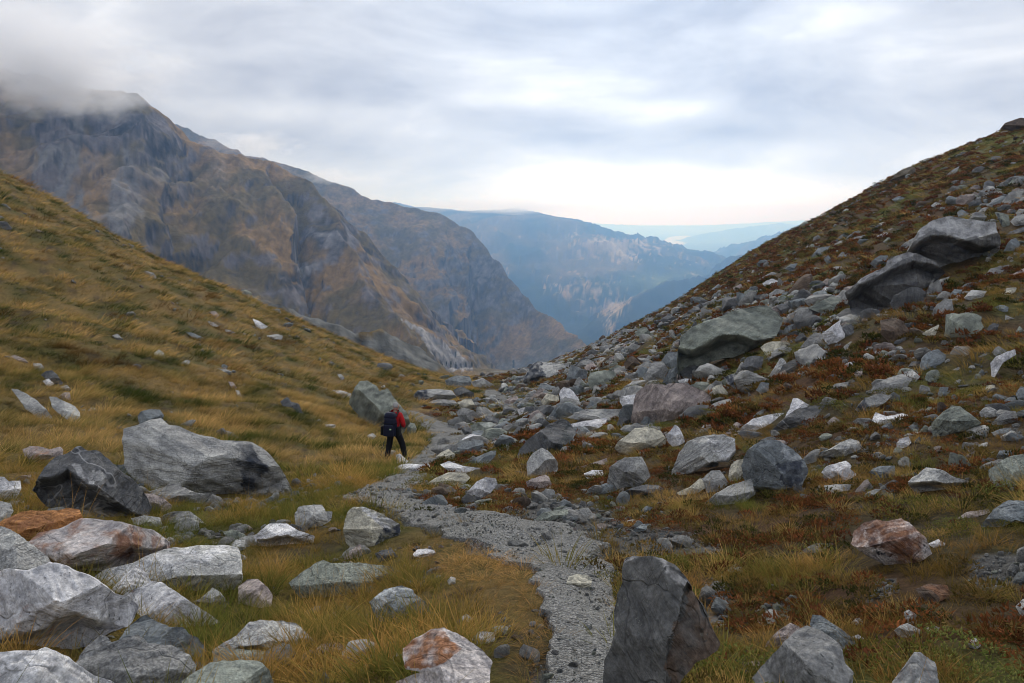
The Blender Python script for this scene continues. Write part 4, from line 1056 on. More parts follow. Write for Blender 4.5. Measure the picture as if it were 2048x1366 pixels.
k;L the top crag|dark crag at the very top of the rocky slope|2000,258 2010,246 2025,241 2040,236 2066,238 2066,262 2030,264
l;|1889,388 1901,383 1910,387 1896,392
l;k=.8|1893,350 1905,340 1919,332 1915,342 1905,353
w;L the white scree block|conspicuous white block high in the scree below the skyline|1525,567 1534,561 1544,557 1556,562 1550,573 1532,577
n;|1479,598 1491,582 1516,580 1508,595 1486,605
b;k=.7|1618,519 1636,496 1661,492 1648,509 1626,522
l;|1615,585 1627,574 1641,573 1633,586
w;|1639,585 1651,573 1666,578 1658,587
l;|1655,576 1667,562 1679,567 1671,578
d;|1503,602 1511,589 1529,589 1522,603
l;|1501,609 1511,600 1518,606 1512,612
d;|1321,640 1337,628 1354,637 1336,653
p;|1466,576 1482,567 1487,579 1472,587
"""
# ------------------------------------------------------------------ rock materials
STONE = {'g': (.27, .27, .262), 'l': (.40, .40, .385), 'w': (.66, .655, .665), 'b': (.185, .205, .215), 'd': (.125, .128, .132), 'n': (.235, .255, .22), 'c': (.48, .455, .37),
         'o': (.40, .185, .07), 'p': (.36, .305, .285), 'q': (.64, .59, .57), 'k': (.115, .085, .065), 'S': (.155, .155, .15), 'K': (.14, .115, .08), 'e': (.165, .165, .165)}
TONE_WORD = {'g': 'grey', 'l': 'pale grey', 'w': 'whitish', 'b': 'blue-grey', 'd': 'dark grey', 'n': 'greenish grey', 'c': 'cream', 'o': 'orange', 'p': 'pinkish', 'q': 'white', 'k': 'brown', 'S': 'dark', 'K': 'brown', 'e': 'dark grey'}


def rock_material(name, attr_type):
    m, N = new_mat(name)
    col = N.n('ShaderNodeAttribute', attribute_name='Col', attribute_type=attr_type).outputs['Color']
    stain = N.n('ShaderNodeAttribute', attribute_name='stain', attribute_type='OBJECT' if attr_type == 'GEOMETRY' else 'INSTANCER').outputs['Fac']
    vein = N.n('ShaderNodeAttribute', attribute_name='vein', attribute_type='OBJECT' if attr_type == 'GEOMETRY' else 'INSTANCER').outputs['Fac']
    tcn = N.n('ShaderNodeTexCoord')
    rnd = N.n('ShaderNodeObjectInfo').outputs['Random']
    off = N.n('ShaderNodeVectorMath', {0: N.n('ShaderNodeCombineXYZ', {0: rnd, 1: N.m('MULTIPLY', rnd, 7.3), 2: N.m('MULTIPLY', rnd, 3.1)}).outputs[0], 1: (40, 40, 40)}, operation='MULTIPLY').outputs[0]
    pos = N.n('ShaderNodeVectorMath', {0: tcn.outputs['Object'], 1: off}, operation='ADD').outputs[0]
    # bedding of the schist: thin layers, tilted differently from stone to stone
    tilt = N.n('ShaderNodeVectorRotate', {'Vector': pos, 'Axis': (0.35, 0.9, 0.2), 'Angle': N.m('ADD', N.m('MULTIPLY', rnd, 6.0), -3.0)}, rotation_type='AXIS_ANGLE').outputs[0]
    lay = N.n('ShaderNodeMapping', {'Vector': tilt, 'Scale': (1.1, 1.1, 9.0)}).outputs[0]
    bands = N.noise(lay, 1.6, 7.0, 0.62, 0.5)
    mott = N.noise(pos, 2.3, 6.0, 0.62, 0.2)
    fine = N.noise(pos, 28.0, 5.0, 0.7)
    rnd2 = N.m('FRACT', N.m('MULTIPLY', rnd, 17.31))
    c = N.mix(N.m('ADD', 0.15, N.m('MULTIPLY', rnd2, 0.75)), col, N.ramp(bands, [(.28, (.50, .50, .52)), (.45, (.92, .92, .93)), (.6, (1.12, 1.12, 1.10)), (.75, (1.5, 1.49, 1.46))]), 'MULTIPLY')
    c = N.mix(0.8, c, N.ramp(mott, [(.32, (.48, .49, .51)), (.5, (1, 1, 1)), (.64, (1.4, 1.39, 1.35))]), 'MULTIPLY')
    c = N.mix(0.8, c, N.ramp(fine, [(.3, (.55, .55, .55)), (.5, (1, 1, 1)), (.7, (1.45, 1.45, 1.44))]), 'MULTIPLY')
    rnd3 = N.m('FRACT', N.m('MULTIPLY', rnd, 41.7))
    spk = N.noise(pos, 75.0, 2.0, 0.5)
    c = N.mix(N.m('ADD', .12, N.m('MULTIPLY', rnd3, .5)), c, N.ramp(spk, [(.36, (.45, .45, .46)), (.5, (1, 1, 1)), (.62, (1.5, 1.5, 1.48))]), 'MULTIPLY')
    # lichen: dark crusts and pale spots
    v1 = N.n('ShaderNodeTexVoronoi', {'Vector': N.n('ShaderNodeVectorMath', {0: pos, 1: N.noise(pos, 5.0, 3.0, 0.5, out=1)}, operation='ADD').outputs[0], 'Scale': 9.0})
    lm = N.m('MULTIPLY', N.ramp(v1.outputs['Distance'], [(.10, (1, 1, 1)), (.20, (0, 0, 0))]), N.ramp(N.noise(pos, 1.7, 3.0), [(.44, (0, 0, 0)), (.54, (1, 1, 1))]))
    c = N.mix(N.m('MULTIPLY', lm, 0.75), c, (.055, .06, .06))
    v2 = N.n('ShaderNodeTexVoronoi', {'Vector': N.n('ShaderNodeVectorMath', {0: pos, 1: N.noise(pos, 14.0, 4.0, 0.6, out=1)}, operation='ADD').outputs[0], 'Scale': 7.0})
    lp = N.m('MULTIPLY', N.ramp(v2.outputs['Distance'], [(.12, (1, 1, 1)), (.22, (0, 0, 0))]), N.ramp(N.noise(pos, 2.9, 3.0), [(.52, (0, 0, 0)), (.6, (1, 1, 1))]))
    c = N.mix(N.m('MULTIPLY', lp, 0.45), c, (.42, .44, .36))
    # rust
    rs = N.noise(pos, 3.0, 6.0, 0.6, 0.6)
    rm = N.n('ShaderNodeMapRange', {0: N.m('ADD', rs, N.m('MULTIPLY', stain, 0.45)), 1: 0.66, 2: 0.80, 3: 0.0, 4: 0.85}).outputs[0]
    c = N.mix(N.m('MULTIPLY', rm, N.m('GREATER_THAN', stain, 0.01)), c, N.ramp(fine, [(.3, (.20, .07, .03)), (.7, (.40, .20, .10))]))
    # quartz veins
    vn = N.m('ABSOLUTE', N.m('SUBTRACT', N.noise(tilt, 0.9, 4.0, 0.5, 0.4), 0.5))
    vm = N.m('MULTIPLY', N.ramp(vn, [(.004, (1, 1, 1)), (.010, (0, 0, 0))]), N.m('ADD', N.m('MULTIPLY', vein, .5), 0.0))
    c = N.mix(vm, c, (.55, .55, .55))
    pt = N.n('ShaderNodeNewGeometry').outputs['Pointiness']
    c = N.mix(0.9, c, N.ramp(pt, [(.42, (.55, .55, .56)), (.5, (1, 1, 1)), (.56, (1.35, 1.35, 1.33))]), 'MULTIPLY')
    h = N.m('ADD', N.m('MULTIPLY', bands, N.m('ADD', .3, N.m('MULTIPLY', rnd2, .8))), N.m('ADD', N.m('MULTIPLY', mott, 0.5), N.m('MULTIPLY', fine, 0.14)))
    crack = N.n('ShaderNodeTexVoronoi', {'Vector': N.n('ShaderNodeVectorMath', {0: tilt, 1: N.noise(pos, 2.0, 3.0, 0.5, out=1)}, operation='ADD').outputs[0], 'Scale': 1.5}, feature='DISTANCE_TO_EDGE')
    ck = N.ramp(crack.outputs['Distance'], [(.0, (0, 0, 0)), (.02, (1, 1, 1))])
    c = N.mix(N.m('MULTIPLY', N.m('SUBTRACT', 1.0, ck), 0.12), c, (.05, .05, .05))
    h = N.m('ADD', h, N.m('MULTIPLY', ck, 0.10))
    b = N.n('ShaderNodeBump', {'Height': h, 'Strength': 0.95, 'Distance': 0.11}).outputs[0]
    p = N.n('ShaderNodeBsdfPrincipled', {'Base Color': c, 'Roughness': 0.88, 'Specular IOR Level': 0.22, 'Normal': b})
    N.n('ShaderNodeOutputMaterial', {'Surface': p.outputs[0]})
    return m


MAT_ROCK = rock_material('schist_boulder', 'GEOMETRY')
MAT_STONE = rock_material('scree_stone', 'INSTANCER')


def parse_rocks():
    out = []
    for line in ROCKS.strip().split('\n'):
        head, *rest = line.split('|')
        if len(rest) > 1 and not rest[0][:1].isdigit() and not rest[0].startswith('-'):
            mids, poly = rest[:-1], rest[-1]
        else:
            mids, poly = rest[:-1], rest[-1]
        col = head.split(';')[0]
        opts = {}
        label = ''
        toks = head.split(';')[1:]
        for mtok in mids:                       # label, then perhaps more options
            parts = mtok.split(';')
            if '=' in parts[0]:
                toks += parts
            else:
                label = parts[0]
                toks += parts[1:]
        for t in toks:
            if t.startswith('L '):
                opts['name'] = t[2:]
            elif '=' in t:
                k, v_ = t.split('=')
                if '>' in v_:
                    opts.setdefault(k, []).append([tuple(float(q) for q in s.split(',')) for s in v_.split('>')])
                else:
                    opts[k] = float(v_)
        P = [tuple(float(q) for q in s.split(',')) for s in poly.split()]
        out.append(dict(col=col, opts=opts, label=label, poly=P))
    return out


ROCK_LIST = parse_rocks()


def resample(poly, n):
    P = np.array(poly + [poly[0]], float)
    L = np.hypot(*(P[1:] - P[:-1]).T)
    cum = np.concatenate([[0], np.cumsum(L)])
    s = np.linspace(0, cum[-1], n, endpoint=False)
    return np.stack([np.interp(s, cum, P[:, 0]), np.interp(s, cum, P[:, 1])], 1)


def build_rock(R, seed):
    g = np.random.default_rng(seed)
    poly = np.array(R['poly'])
    if poly[:, 1].max() > 1000 and poly[:, 0].mean() < 700:      # the turf hides the foot of these
        pc = (poly.min(0) + poly.max(0)) / 2
        poly = pc + (poly - pc) * 1.10
        R['poly'] = [tuple(p) for p in poly]
    o = R['opts']
    x0, y0 = poly.min(0)
    x1, y1 = poly.max(0)
    w_px, h_px = x1 - x0, y1 - y0
    big = math.sqrt(w_px * h_px)
    low = poly[poly[:, 1] > y1 - 0.3 * h_px]
    bx, by = low[:, 0].mean(), y1 - 0.08 * h_px
    D = None
    for dy_ in (0, 4, 8, 14, 22):
        q = hit(bx, by + dy_)[0]
        if not math.isnan(q):
            D = q
            break
    if D is None:
        D = 90.0
    n_s, n_f, n_b = (150, 40, 8) if big > 120 else (104, 26, 6) if big > 60 else (64, 16, 4) if big > 26 else (40, 10, 3)
    mpp0 = D / F_PX
    flat = h_px / w_px
    k = o.get('k', 0.55 if flat > 0.55 else 0.85)
    if 'u' in o:
        k = min(k, 0.35)
    Th = o.get('t', 1.0) * 0.42 * big * mpp0
    Dc = D + Th * 0.2 + k * 0.46 * h_px * mpp0
    c_px = (poly.mean(0) * 0.5 + np.array([(x0 + x1) / 2, (y0 + y1) / 2]) * 0.5)
    C = pix(c_px[0], c_px[1], Dc)
    n = C / np.linalg.norm(C)
    rt = np.array([n[1], -n[0], 0.0])
    rt /= np.linalg.norm(rt)
    up = np.cross(rt, n)
    rim = resample(R['poly'], n_s)
    S = np.hypot(*(rim - c_px).T).mean()

    def to_plane(q):
        xc, yc = (q[..., 0] - CX) / F_PX, (CY - q[..., 1]) / F_PX
        v = np.stack([xc, math.cos(PITCH) + yc * math.sin(PITCH), -math.sin(PITCH) + yc * math.cos(PITCH)], -1)
        t = (C @ n) / (v @ n)
        Pw = v * t[..., None] - C
        return Pw @ rt, Pw @ up

    rho_f = np.sin(np.linspace(0, math.pi / 2, n_f + 1))
    rho_b = np.sin(np.linspace(math.pi / 2, 0, n_b + 1))[1:]
    rho = np.concatenate([rho_f, rho_b])
    front = np.concatenate([np.ones(n_f + 1, bool), np.zeros(n_b, bool)])
    q = c_px + rho[:, None, None] * (rim - c_px)[None]
    u, v = to_plane(q)
    su, sv = (w_px * 0.5 * mpp0), (h_px * 0.5 * mpp0)
    un, vn = u / su, v / sv
    pw = 3.6
    prof = (1 - np.clip(rho, 0, 1)[:, None] ** pw) ** (1 / pw) * np.ones_like(u)
    wv = prof * Th
    for i in range(11):                                   # broken faces of the front
        ang = g.uniform(0, 2 * math.pi)
        sl = g.uniform(0.45, 1.9)
        d0 = g.uniform(0.62, 1.15)
        pl = Th * (d0 - sl * (math.cos(ang) * un + math.sin(ang) * vn) * 0.75)
        wv = np.minimum(wv, np.maximum(pl, -0.4 * Th))
    wv = np.where(front[:, None], wv, -prof * Th * 0.8)
    if 'u' in o:
        for line in o['u']:
            line = np.array(sorted(line))
            ly = np.interp(q[..., 0], line[:, 0], line[:, 1])
            dep = np.clip((q[..., 1] - ly) / (0.16 * h_px), 0, 1) * ((q[..., 0] > line[0, 0] - 2) & (q[..., 0] < line[-1, 0] + 2))
            lowc = smooth(0, 1, dep)
            wv = wv - np.where(front[:, None], lowc * 0.75 * Th, 0)
    for pl in o.get('b', []):
        ins = in_poly(q[..., 0], q[..., 1], pl) & front[:, None]
        wv = wv - np.where(ins, 0.55 * Th, 0)
    lean = k * v
    Pw = C + u[..., None] * rt + v[..., None] * up - (wv - lean)[..., None] * n
    # roughness of the broken stone: coarse, medium, layered
    size = big * mpp0
    ref = Pw / size
    so = seed * 3.17 % 50
    ax = g.normal(size=3)
    ax /= np.linalg.norm(ax)
    lay = (ref @ ax)
    d1 = fbm(ref[..., 0] * 2.2 + so, ref[..., 1] * 2.2, ref[..., 2] * 2.2, 3, ridged=True) - 0.5
    d2 = fbm(ref[..., 0] * 2.0 + so, ref[..., 1] * 2.0 + 9, lay * 11.0, 3)
    d3 = fbm(ref[..., 0] * 9 + so, ref[..., 1] * 9, ref[..., 2] * 9 + 5, 2)
    disp = (0.020 * d1 + 0.020 * d2 + 0.011 * d3) * size
    radial = (q - c_px) / (S + 1e-6)
    rl = np.clip(np.hypot(radial[..., 0], radial[..., 1]), 1e-6, None)
    wt = np.where(front[:, None], 1.0, 0.5)
    Pw = Pw - n * (disp * wt)[..., None] + (rt * (radial[..., 0] / rl)[..., None] - up * (radial[..., 1] / rl)[..., None]) * (disp * 0.6 * rho[:, None])[..., None]
    # colour
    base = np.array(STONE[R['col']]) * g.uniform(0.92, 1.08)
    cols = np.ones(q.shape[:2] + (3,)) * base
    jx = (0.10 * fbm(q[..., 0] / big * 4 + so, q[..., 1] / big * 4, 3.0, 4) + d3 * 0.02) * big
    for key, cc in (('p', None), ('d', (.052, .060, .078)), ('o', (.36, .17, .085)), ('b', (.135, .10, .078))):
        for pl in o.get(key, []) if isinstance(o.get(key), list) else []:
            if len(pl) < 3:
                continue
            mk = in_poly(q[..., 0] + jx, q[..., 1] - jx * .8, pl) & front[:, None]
            tgt = np.array(cc) if cc else (np.array((.42, .41, .40)) if R['col'] == 'S' else np.minimum(base * 1.15 + 0.20, 0.62))  # pale target; on standing stone and great outcrop it paints their lit tops
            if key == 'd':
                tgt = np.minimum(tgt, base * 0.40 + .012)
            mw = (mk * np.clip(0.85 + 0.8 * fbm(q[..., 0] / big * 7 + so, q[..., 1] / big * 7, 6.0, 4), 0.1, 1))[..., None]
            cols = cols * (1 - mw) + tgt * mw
    org = C - up * sv * 0.9
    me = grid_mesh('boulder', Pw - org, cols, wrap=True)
    me.set_sharp_from_angle(angle=math.radians(32))
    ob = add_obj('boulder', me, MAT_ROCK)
    ob.location = org
    ob['stain'] = float(o.get('s', 0.0))
    ob['vein'] = float(o.get('v', 0.0))
    R.update(ob=ob, c=c_px, big=big, w=w_px, h=h_px, D=D, center=C, size=size, fl=flat)
    return ob


# ---- further single stones of the scree, between the traced ones, up to the limit of three hundred
SCREE_PX = [(1050, 745), (1190, 700), (1330, 640), (1450, 575), (1560, 530), (1700, 480), (1850, 400), (2048, 352), (2048, 700), (2048, 930), (1850, 900), (1600, 860), (1420, 860), (1250, 870), (1130, 900), (1000, 905), (960, 830), (1030, 790)]
g_ = np.random.default_rng(42)
N_FILL = 300 - len(ROCK_LIST) - 2
tries = 0
while N_FILL > 0 and tries < 6000:
    tries += 1
    x_, y_ = g_.uniform(980, 2040), g_.uniform(380, 920)
    if not in_poly(np.array([x_]), np.array([y_]), SCREE_PX)[0]:
        continue
    w_ = g_.uniform(20, 40)
    if any(abs(x_ - (min(p[0] for p in R['poly']) + max(p[0] for p in R['poly'])) / 2) < (w_ + max(p[0] for p in R['poly']) - min(p[0] for p in R['poly'])) * 0.55 and
           abs(y_ - (min(p[1] for p in R['poly']) + max(p[1] for p in R['poly'])) / 2) < (w_ * .6 + max(p[1] for p in R['poly']) - min(p[1] for p in R['poly'])) * 0.55 for R in ROCK_LIST):
        continue
    nv = g_.integers(6, 9)
    h_ = w_ * g_.uniform(0.35, 0.75)
    an = np.sort(g_.uniform(0, 2 * math.pi, nv) * 0.35 + np.linspace(0, 2 * math.pi, nv, endpoint=False))
    tl = -0.35 if g_.random() < 0.6 else 0.1
    pp = [(x_ + w_ / 2 * math.cos(a) * g_.uniform(.8, 1.1), y_ + h_ / 2 * math.sin(a) * g_.uniform(.8, 1.1) + tl * w_ / 2 * math.cos(a)) for a in an]
    ROCK_LIST.append(dict(col=g_.choice(list('ggglllwbbdnncp')), opts={'k': 0.8}, label='', poly=pp, fill=True))
    N_FILL -= 1

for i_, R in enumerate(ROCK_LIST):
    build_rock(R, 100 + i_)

# ---- labels: hand-written where a stone has a look of its own, else told by its looks and its nearest landmarks
LAND = [R for R in ROCK_LIST if 'name' in R['opts']]
LAND_X = [('the hiker', 785, 868, 40), ('the path bend', 905, 870, 60), ('the far gap between the slopes', 1000, 750, 70), ('the lake in the distance', 1345, 485, 40)]


def size_word(R):
    s = R['size']
    return 'large' if s > 1.5 else 'mid-sized' if s > 0.8 else 'small' if s > 0.3 else 'very small'


def shape_word(R):
    f = R['fl']
    return 'flat' if f < 0.36 else 'low' if f < 0.55 else 'angular' if f < 0.95 else 'upright'


def relation(R, cx_, cy_, right_side):
    dx_, dy_ = R['c'][0] - cx_, R['c'][1] - cy_
    if abs(dy_) > abs(dx_) * 1.2:
        return 'behind' if dy_ < 0 else 'in front of'
    if dx_ > 0:
        return 'uphill of' if right_side else 'on the path side of'
    return 'on the path side of' if right_side else 'uphill of'


used = set(R['label'] for R in ROCK_LIST if R['label'])
for R in ROCK_LIST:
    lab = R['label']
    if not lab:
        c = R['c']
        right_side = c[0] > 900
        cands = []
        for L in LAND:
            if L is R:
                continue
            d = math.hypot(L['c'][0] - c[0], L['c'][1] - c[1])
            cands.append((d - 0.4 * L['big'], L['opts']['name'], L['c'][0], L['c'][1], d < 0.9 * (L['big'] + R['big'])))
        for (nm, lx, ly, s_) in LAND_X[:3]:
            d = math.hypot(lx - c[0], ly - c[1])
            cands.append((d - s_ * .3, nm, lx, ly, d < 80))
        cands.sort(key=lambda t: t[0])
        done = False
        tone = TONE_WORD[R['col']]
        for j in range(5):
            dd, nm, lx, ly, close = cands[j]
            rel = relation(R, lx, ly, right_side)
            for adv in (('just ' if close else 'some way '),):
                t1 = f"{size_word(R)} {tone} {shape_word(R)} stone {adv}{rel} {nm}"
                opts_ = [t1]
                for j2 in range(6):
                    if j2 != j:
                        opts_.append(f"{size_word(R)} {tone} {shape_word(R)} stone {rel} {nm} and {relation(R, cands[j2][2], cands[j2][3], right_side)} {cands[j2][1]}")
                for t in opts_:
                    if t not in used and len(t.split()) <= 16:
                        lab = t
                        done = True
                        break
            if done:
                break
        if not lab:
            lab = f"{size_word(R)} {tone} {shape_word(R)} stone in the scree {relation(R, cands[0][2], cands[0][3], right_side)} {cands[0][1]}"
        used.add(lab)
    o = R['ob']
    o['label'] = lab
    big_ = R['size'] > 0.75 or 'name' in R['opts']
    o.name = 'boulder' if big_ else 'stone'
    o.data.name = o.name
    o['category'] = 'boulder' if big_ else 'stone'
    x_, y_ = R['c']
    o['group'] = ('stones and boulders in the near grass' if y_ > 850 and x_ < 1060 else 'stones on the grass slope' if x_ < 760 else 'rocks along the path and scree foot' if x_ < 1060 else 'boulders and stones of the rocky slope')

# rock footprints in plan, to keep plants and small stones out of them
FOOT = np.array([[R['center'][0], R['center'][1], 0.40 * min(R['w'], R['h'] * 1.6) * R['D'] / F_PX] for R in ROCK_LIST])


def clear_of_rocks(x, y, grow=1.0):
    ok = np.ones(x.shape, bool)
    for fx, fy, fr in FOOT:
        ok &= (x - fx) ** 2 + (y - fy) ** 2 > (fr * grow) ** 2
    return ok


def polar_points(density, r0, r1, g, az=None):
    az = az or (50.0 if r1 <= 16 else 44.0 if r1 <= 62 else 38.0)
    area = math.radians(2 * az) / 2 * (r1 ** 2 - r0 ** 2)
    n = int(area * density)
    a = np.radians(g.uniform(-az, az, n))
    r = np.sqrt(g.uniform(r0 ** 2, r1 ** 2, n))
    return r * np.sin(a), r * np.cos(a)


# ------------------------------------------------------------------ scatter helper: one object whose points carry copies of small meshes
def library(name, meshes):
    c = bpy.data.collections.new(name)
    for i, (nm, me, mt) in enumerate(meshes):
        o = bpy.data.objects.new(f'{i:02d}_{nm}', me)
        me.materials.clear()
        me.materials.append(mt)
        c.objects.link(o)
    return c


def scatter(name, P, rot, scl, kind, col, lib, extra=None):
    me = bpy.data.meshes.new(name)
    me.vertices.add(len(P))
    me.vertices.foreach_set('co', np.ascontiguousarray(P, np.float32).ravel())
    for an, tp, dat, key in (('rot', 'FLOAT_VECTOR', rot, 'vector'), ('scl', 'FLOAT_VECTOR', scl, 'vector'), ('kindi', 'INT', kind, 'value'), ('Col', 'FLOAT_COLOR', np.concatenate([col, np.ones((len(P), 1))], 1), 'color')):
        a = me.attributes.new(an, tp, 'POINT')
        a.data.foreach_set(key, np.ascontiguousarray(dat, np.int32 if tp == 'INT' else np.float32).ravel())
    ob = add_obj(name, me, None, kind='stuff')
    ng = bpy.data.node_groups.new(name + '_scatter', 'GeometryNodeTree')
    ng.interface.new_socket('Geometry', in_out='INPUT', socket_type='NodeSocketGeometry')
    ng.interface.new_socket('Geometry', in_out='OUTPUT', socket_type='NodeSocketGeometry')
    nd = ng.nodes
    gi, go = nd.new('NodeGroupInput'), nd.new('NodeGroupOutput')
    iop = nd.new('GeometryNodeInstanceOnPoints')
    ci = nd.new('GeometryNodeCollectionInfo')
    ci.inputs['Collection'].default_value = lib
    ci.inputs['Separate Children'].default_value = True
    ci.inputs['Reset Children'].default_value = True

    def named(an, tp):
        x = nd.new('GeometryNodeInputNamedAttribute')
        x.data_type = tp
        x.inputs['Name'].default_value = an
        return x.outputs['Attribute']
    ng.links.new(gi.outputs[0], iop.inputs['Points'])
    ng.links.new(ci.outputs[0], iop.inputs['Instance'])
    iop.inputs['Pick Instance'].default_value = True
    ng.links.new(named('kindi', 'INT'), iop.inputs['Instance Index'])
    ng.links.new(named('rot', 'FLOAT_VECTOR'), iop.inputs['Rotation'])
    ng.links.new(named('scl', 'FLOAT_VECTOR'), iop.inputs['Scale'])
    ng.links.new(iop.outputs[0], go.inputs[0])
    md = ob.modifiers.new('scatter', 'NODES')
    md.node_group = ng
    return ob


def stone_mesh(seed):
    g = np.random.default_rng(seed)
    bm = bmesh.new()
    bmesh.ops.create_icosphere(bm, subdivisions=3, radius=1.0)
    V = np.array([v.co for v in bm.verts])
    r = np.ones(len(V))
    for i in range(g.integers(13, 19)):
        nrm = g.normal(size=3)
        nrm /= np.linalg.norm(nrm)
        d = g.uniform(0.42, 0.78)
        c = V @ nrm
        r = np.minimum(r, np.where(c > 0.05, d / np.maximum(c, 0.05), 9))
    V = V * r[:, None]
    V += 0.05 * fbm(V[:, 0] * 3 + seed, V[:, 1] * 3, V[:, 2] * 3, 3)[:, None] * V
    V *= np.array([1.0, g.uniform(.5, .95), g.uniform(.3, .8)])
    for v, c in zip(bm.verts, V):
        v.co = c
    for f in bm.faces:
        f.smooth = True
    me = bpy.data.meshes.new('stone_chip')
    bm.to_mesh(me)
    bm.free()
    me.set_sharp_from_angle(angle=math.radians(25))
    return me


STONE_LIB = library('stone_library', [('chip', stone_mesh(i), MAT_STONE) for i in range(12)])
MOSSY = None


def slope_of(x, y, e=0.3):
    hx = (ground_h(x + e, y) - ground_h(x - e, y)) / (2 * e)
    hy = (ground_h(x, y + e) - ground_h(x, y - e)) / (2 * e)
    return hx, hy


def scree_weight(Z, x, y):
    px, py = Z['px'], Z['py']
    n = fbm(x / 4.5, y / 4.5, 21.0, 3)
    n2 = fbm(x / 1.6, y / 1.6, 23.0, 2)
    core = in_poly(px, py, [(1040, 740), (1200, 690), (1400, 600), (1480, 590), (1700, 570), (1760, 640), (1600, 740), (1440, 760), (1300, 860), (1130, 880), (1000, 910), (900, 930), (880, 880), (960, 800)])
    debris = in_poly(px, py, [(1900, 420), (2048, 355), (2048, 450), (1960, 450)])
    upper = (py < 560 + (1700 - px) * 0.18)
    w = np.where(Z['right'], np.where(upper, 0.055, 0.26), 0.02)
    w = np.where(core | debris, 1.5, w)
    w = np.where(Z['right'], w * np.clip(0.65 + 1.9 * n + .6 * n2, 0.04, 2.4), w * np.clip(0.3 + 2.5 * n, 0, 3))
    nearleft = (~Z['right']) & (py > 960)
    w = np.where(nearleft, np.where(px < 560, 0.55, 0.26) * np.clip(0.6 + n2 * 2, 0, 2), w)
    w = np.where(Z['path'], (0.08 + 0.40 * (n2 > .25)) * np.where(py > 935, 1.0, np.where(py > 826, 0.10, 0.0)), w)
    w = np.where(Z['bare'], 1.0, w)
    return w


g_ = np.random.default_rng(77)
SX, SY, SS = [], [], []
for (r0, r1, dens, smin, smax) in ((2.5, 9, 95, .012, .05), (2.5, 14, 28, .035, .10), (9, 30, 28, .04, .14), (4.5, 14, 5, .08, .22), (9, 40, 5.0, .12, .34), (20, 60, 11, .08, .28), (18, 118, 1.5, .28, .85), (45, 118, 6.0, .14, .42)):
    x, y = polar_points(dens, r0, r1, g_)
    z = base_h(x, y)
    Z = zones(x, y, z)
    keep = g_.random(len(x)) < scree_weight(Z, x, y)
    s = smin * (smax / smin) ** (g_.random(len(x)) ** 1.7)
    s = np.where(Z['path'], s * 0.6, s)
    keep &= clear_of_rocks(x, y, 0.8)
    SX.append(x[keep]); SY.append(y[keep]); SS.append(s[keep])
SX, SY, SS = (np.concatenate(a) for a in (SX, SY, SS))
SZ = ground_h(SX, SY) + SS * 0.10 + np.where(zones(SX, SY, base_h(SX, SY))['path'], 0.03, 0.0)
n_ = len(SX)
tones = np.array([STONE[k] for k in 'ggggggggllbbbbdddnnpk'])
scol = tones[g_.integers(0, len(tones), n_)] * g_.uniform(0.6, 1.08, (n_, 1))
hx, hy = slope_of(SX, SY)
srot = np.stack([np.arctan(hy) * .8 + g_.normal(0, .25, n_), -np.arctan(hx) * .8 + g_.normal(0, .25, n_), g_.uniform(0, 6.28, n_)], 1)
srot[:, 2] = g_.normal(0.3, .9, n_)
sscl = SS[:, None] * g_.uniform(.75, 1.25, (n_, 3))
scatter('scree', np.stack([SX, SY, SZ], 1), srot, sscl, g_.integers(0, 12, n_), scol, STONE_LIB)

# gravel of the path and the bare patches
x, y = polar_points(900, 2.6, 9.5, g_)
Z = zones(x, y, base_h(x, y))
k_ = Z['path'] | (Z['bare'] & (g_.random(len(x)) < .8))
k_ &= g_.random(len(x)) < 0.55 + 0.6 * fbm(x / .6, y / .6, 3.0, 2)
gx1, gy1 = x[k_], y[k_]
x, y = polar_points(170, 9.5, 30, g_)
Z = zones(x, y, base_h(x, y))
k_ = Z['path'] | (Z['bare'] & (g_.random(len(x)) < .8))
gx1, gy1 = np.concatenate([gx1, x[k_]]), np.concatenate([gy1, y[k_]])
n_ = len(gx1)
gs = 0.0045 * (5.0) ** (g_.random(n_) ** 2.2) * np.where(np.hypot(gx1, gy1) > 9.5, 1.6, 1.0)
gz1 = ground_h(gx1, gy1) + np.where(zones(gx1, gy1, base_h(gx1, gy1))['path'], 0.038, 0.010)
gtones = np.array([STONE[k] for k in 'gglllnnwcb'])
gcol_ = gtones[g_.integers(0, len(gtones), n_)] * g_.uniform(0.75, 1.2, (n_, 1))
scatter('gravel', np.stack([gx1, gy1, gz1], 1), g_.uniform(0, 6.28, (n_, 3)), gs[:, None] * np.array([1, 1, .8]), g_.integers(0, 12, n_), gcol_, STONE_LIB)
# ------------------------------------------------------------------ grass, red dwarf shrubs, moss
def blade_material():
    m, N = new_mat('grass_blade')
    col = N.n('ShaderNodeAttribute', attribute_name='Col', attribute_type='INSTANCER').outputs['Color']
    tip = N.n('ShaderNodeAttribute', attribute_name='tip').outputs['Fac']
    var = N.n('ShaderNodeAttribute', attribute_name='var').outputs['Fac']
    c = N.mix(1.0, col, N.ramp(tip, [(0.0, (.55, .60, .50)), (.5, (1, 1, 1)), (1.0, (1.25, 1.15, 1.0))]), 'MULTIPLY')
    c = N.mix(1.0, c, N.ramp(var, [(0.0, (.6, .75, .5)), (.5, (1, 1, 1)), (1.0, (1.45, 1.35, 1.25))]), 'MULTIPLY')
    d = N.n('ShaderNodeBsdfDiffuse', {'Color': c})
    t = N.n('ShaderNodeBsdfTranslucent', {'Color': c})
    s = N.n('ShaderNodeMixShader', {0: 0.3, 1: d.outputs[0], 2: t.outputs[0]})
    N.n('ShaderNodeOutputMaterial', {'Surface': s.outputs[0]})
    return m


MAT_BLADE = blade_material()


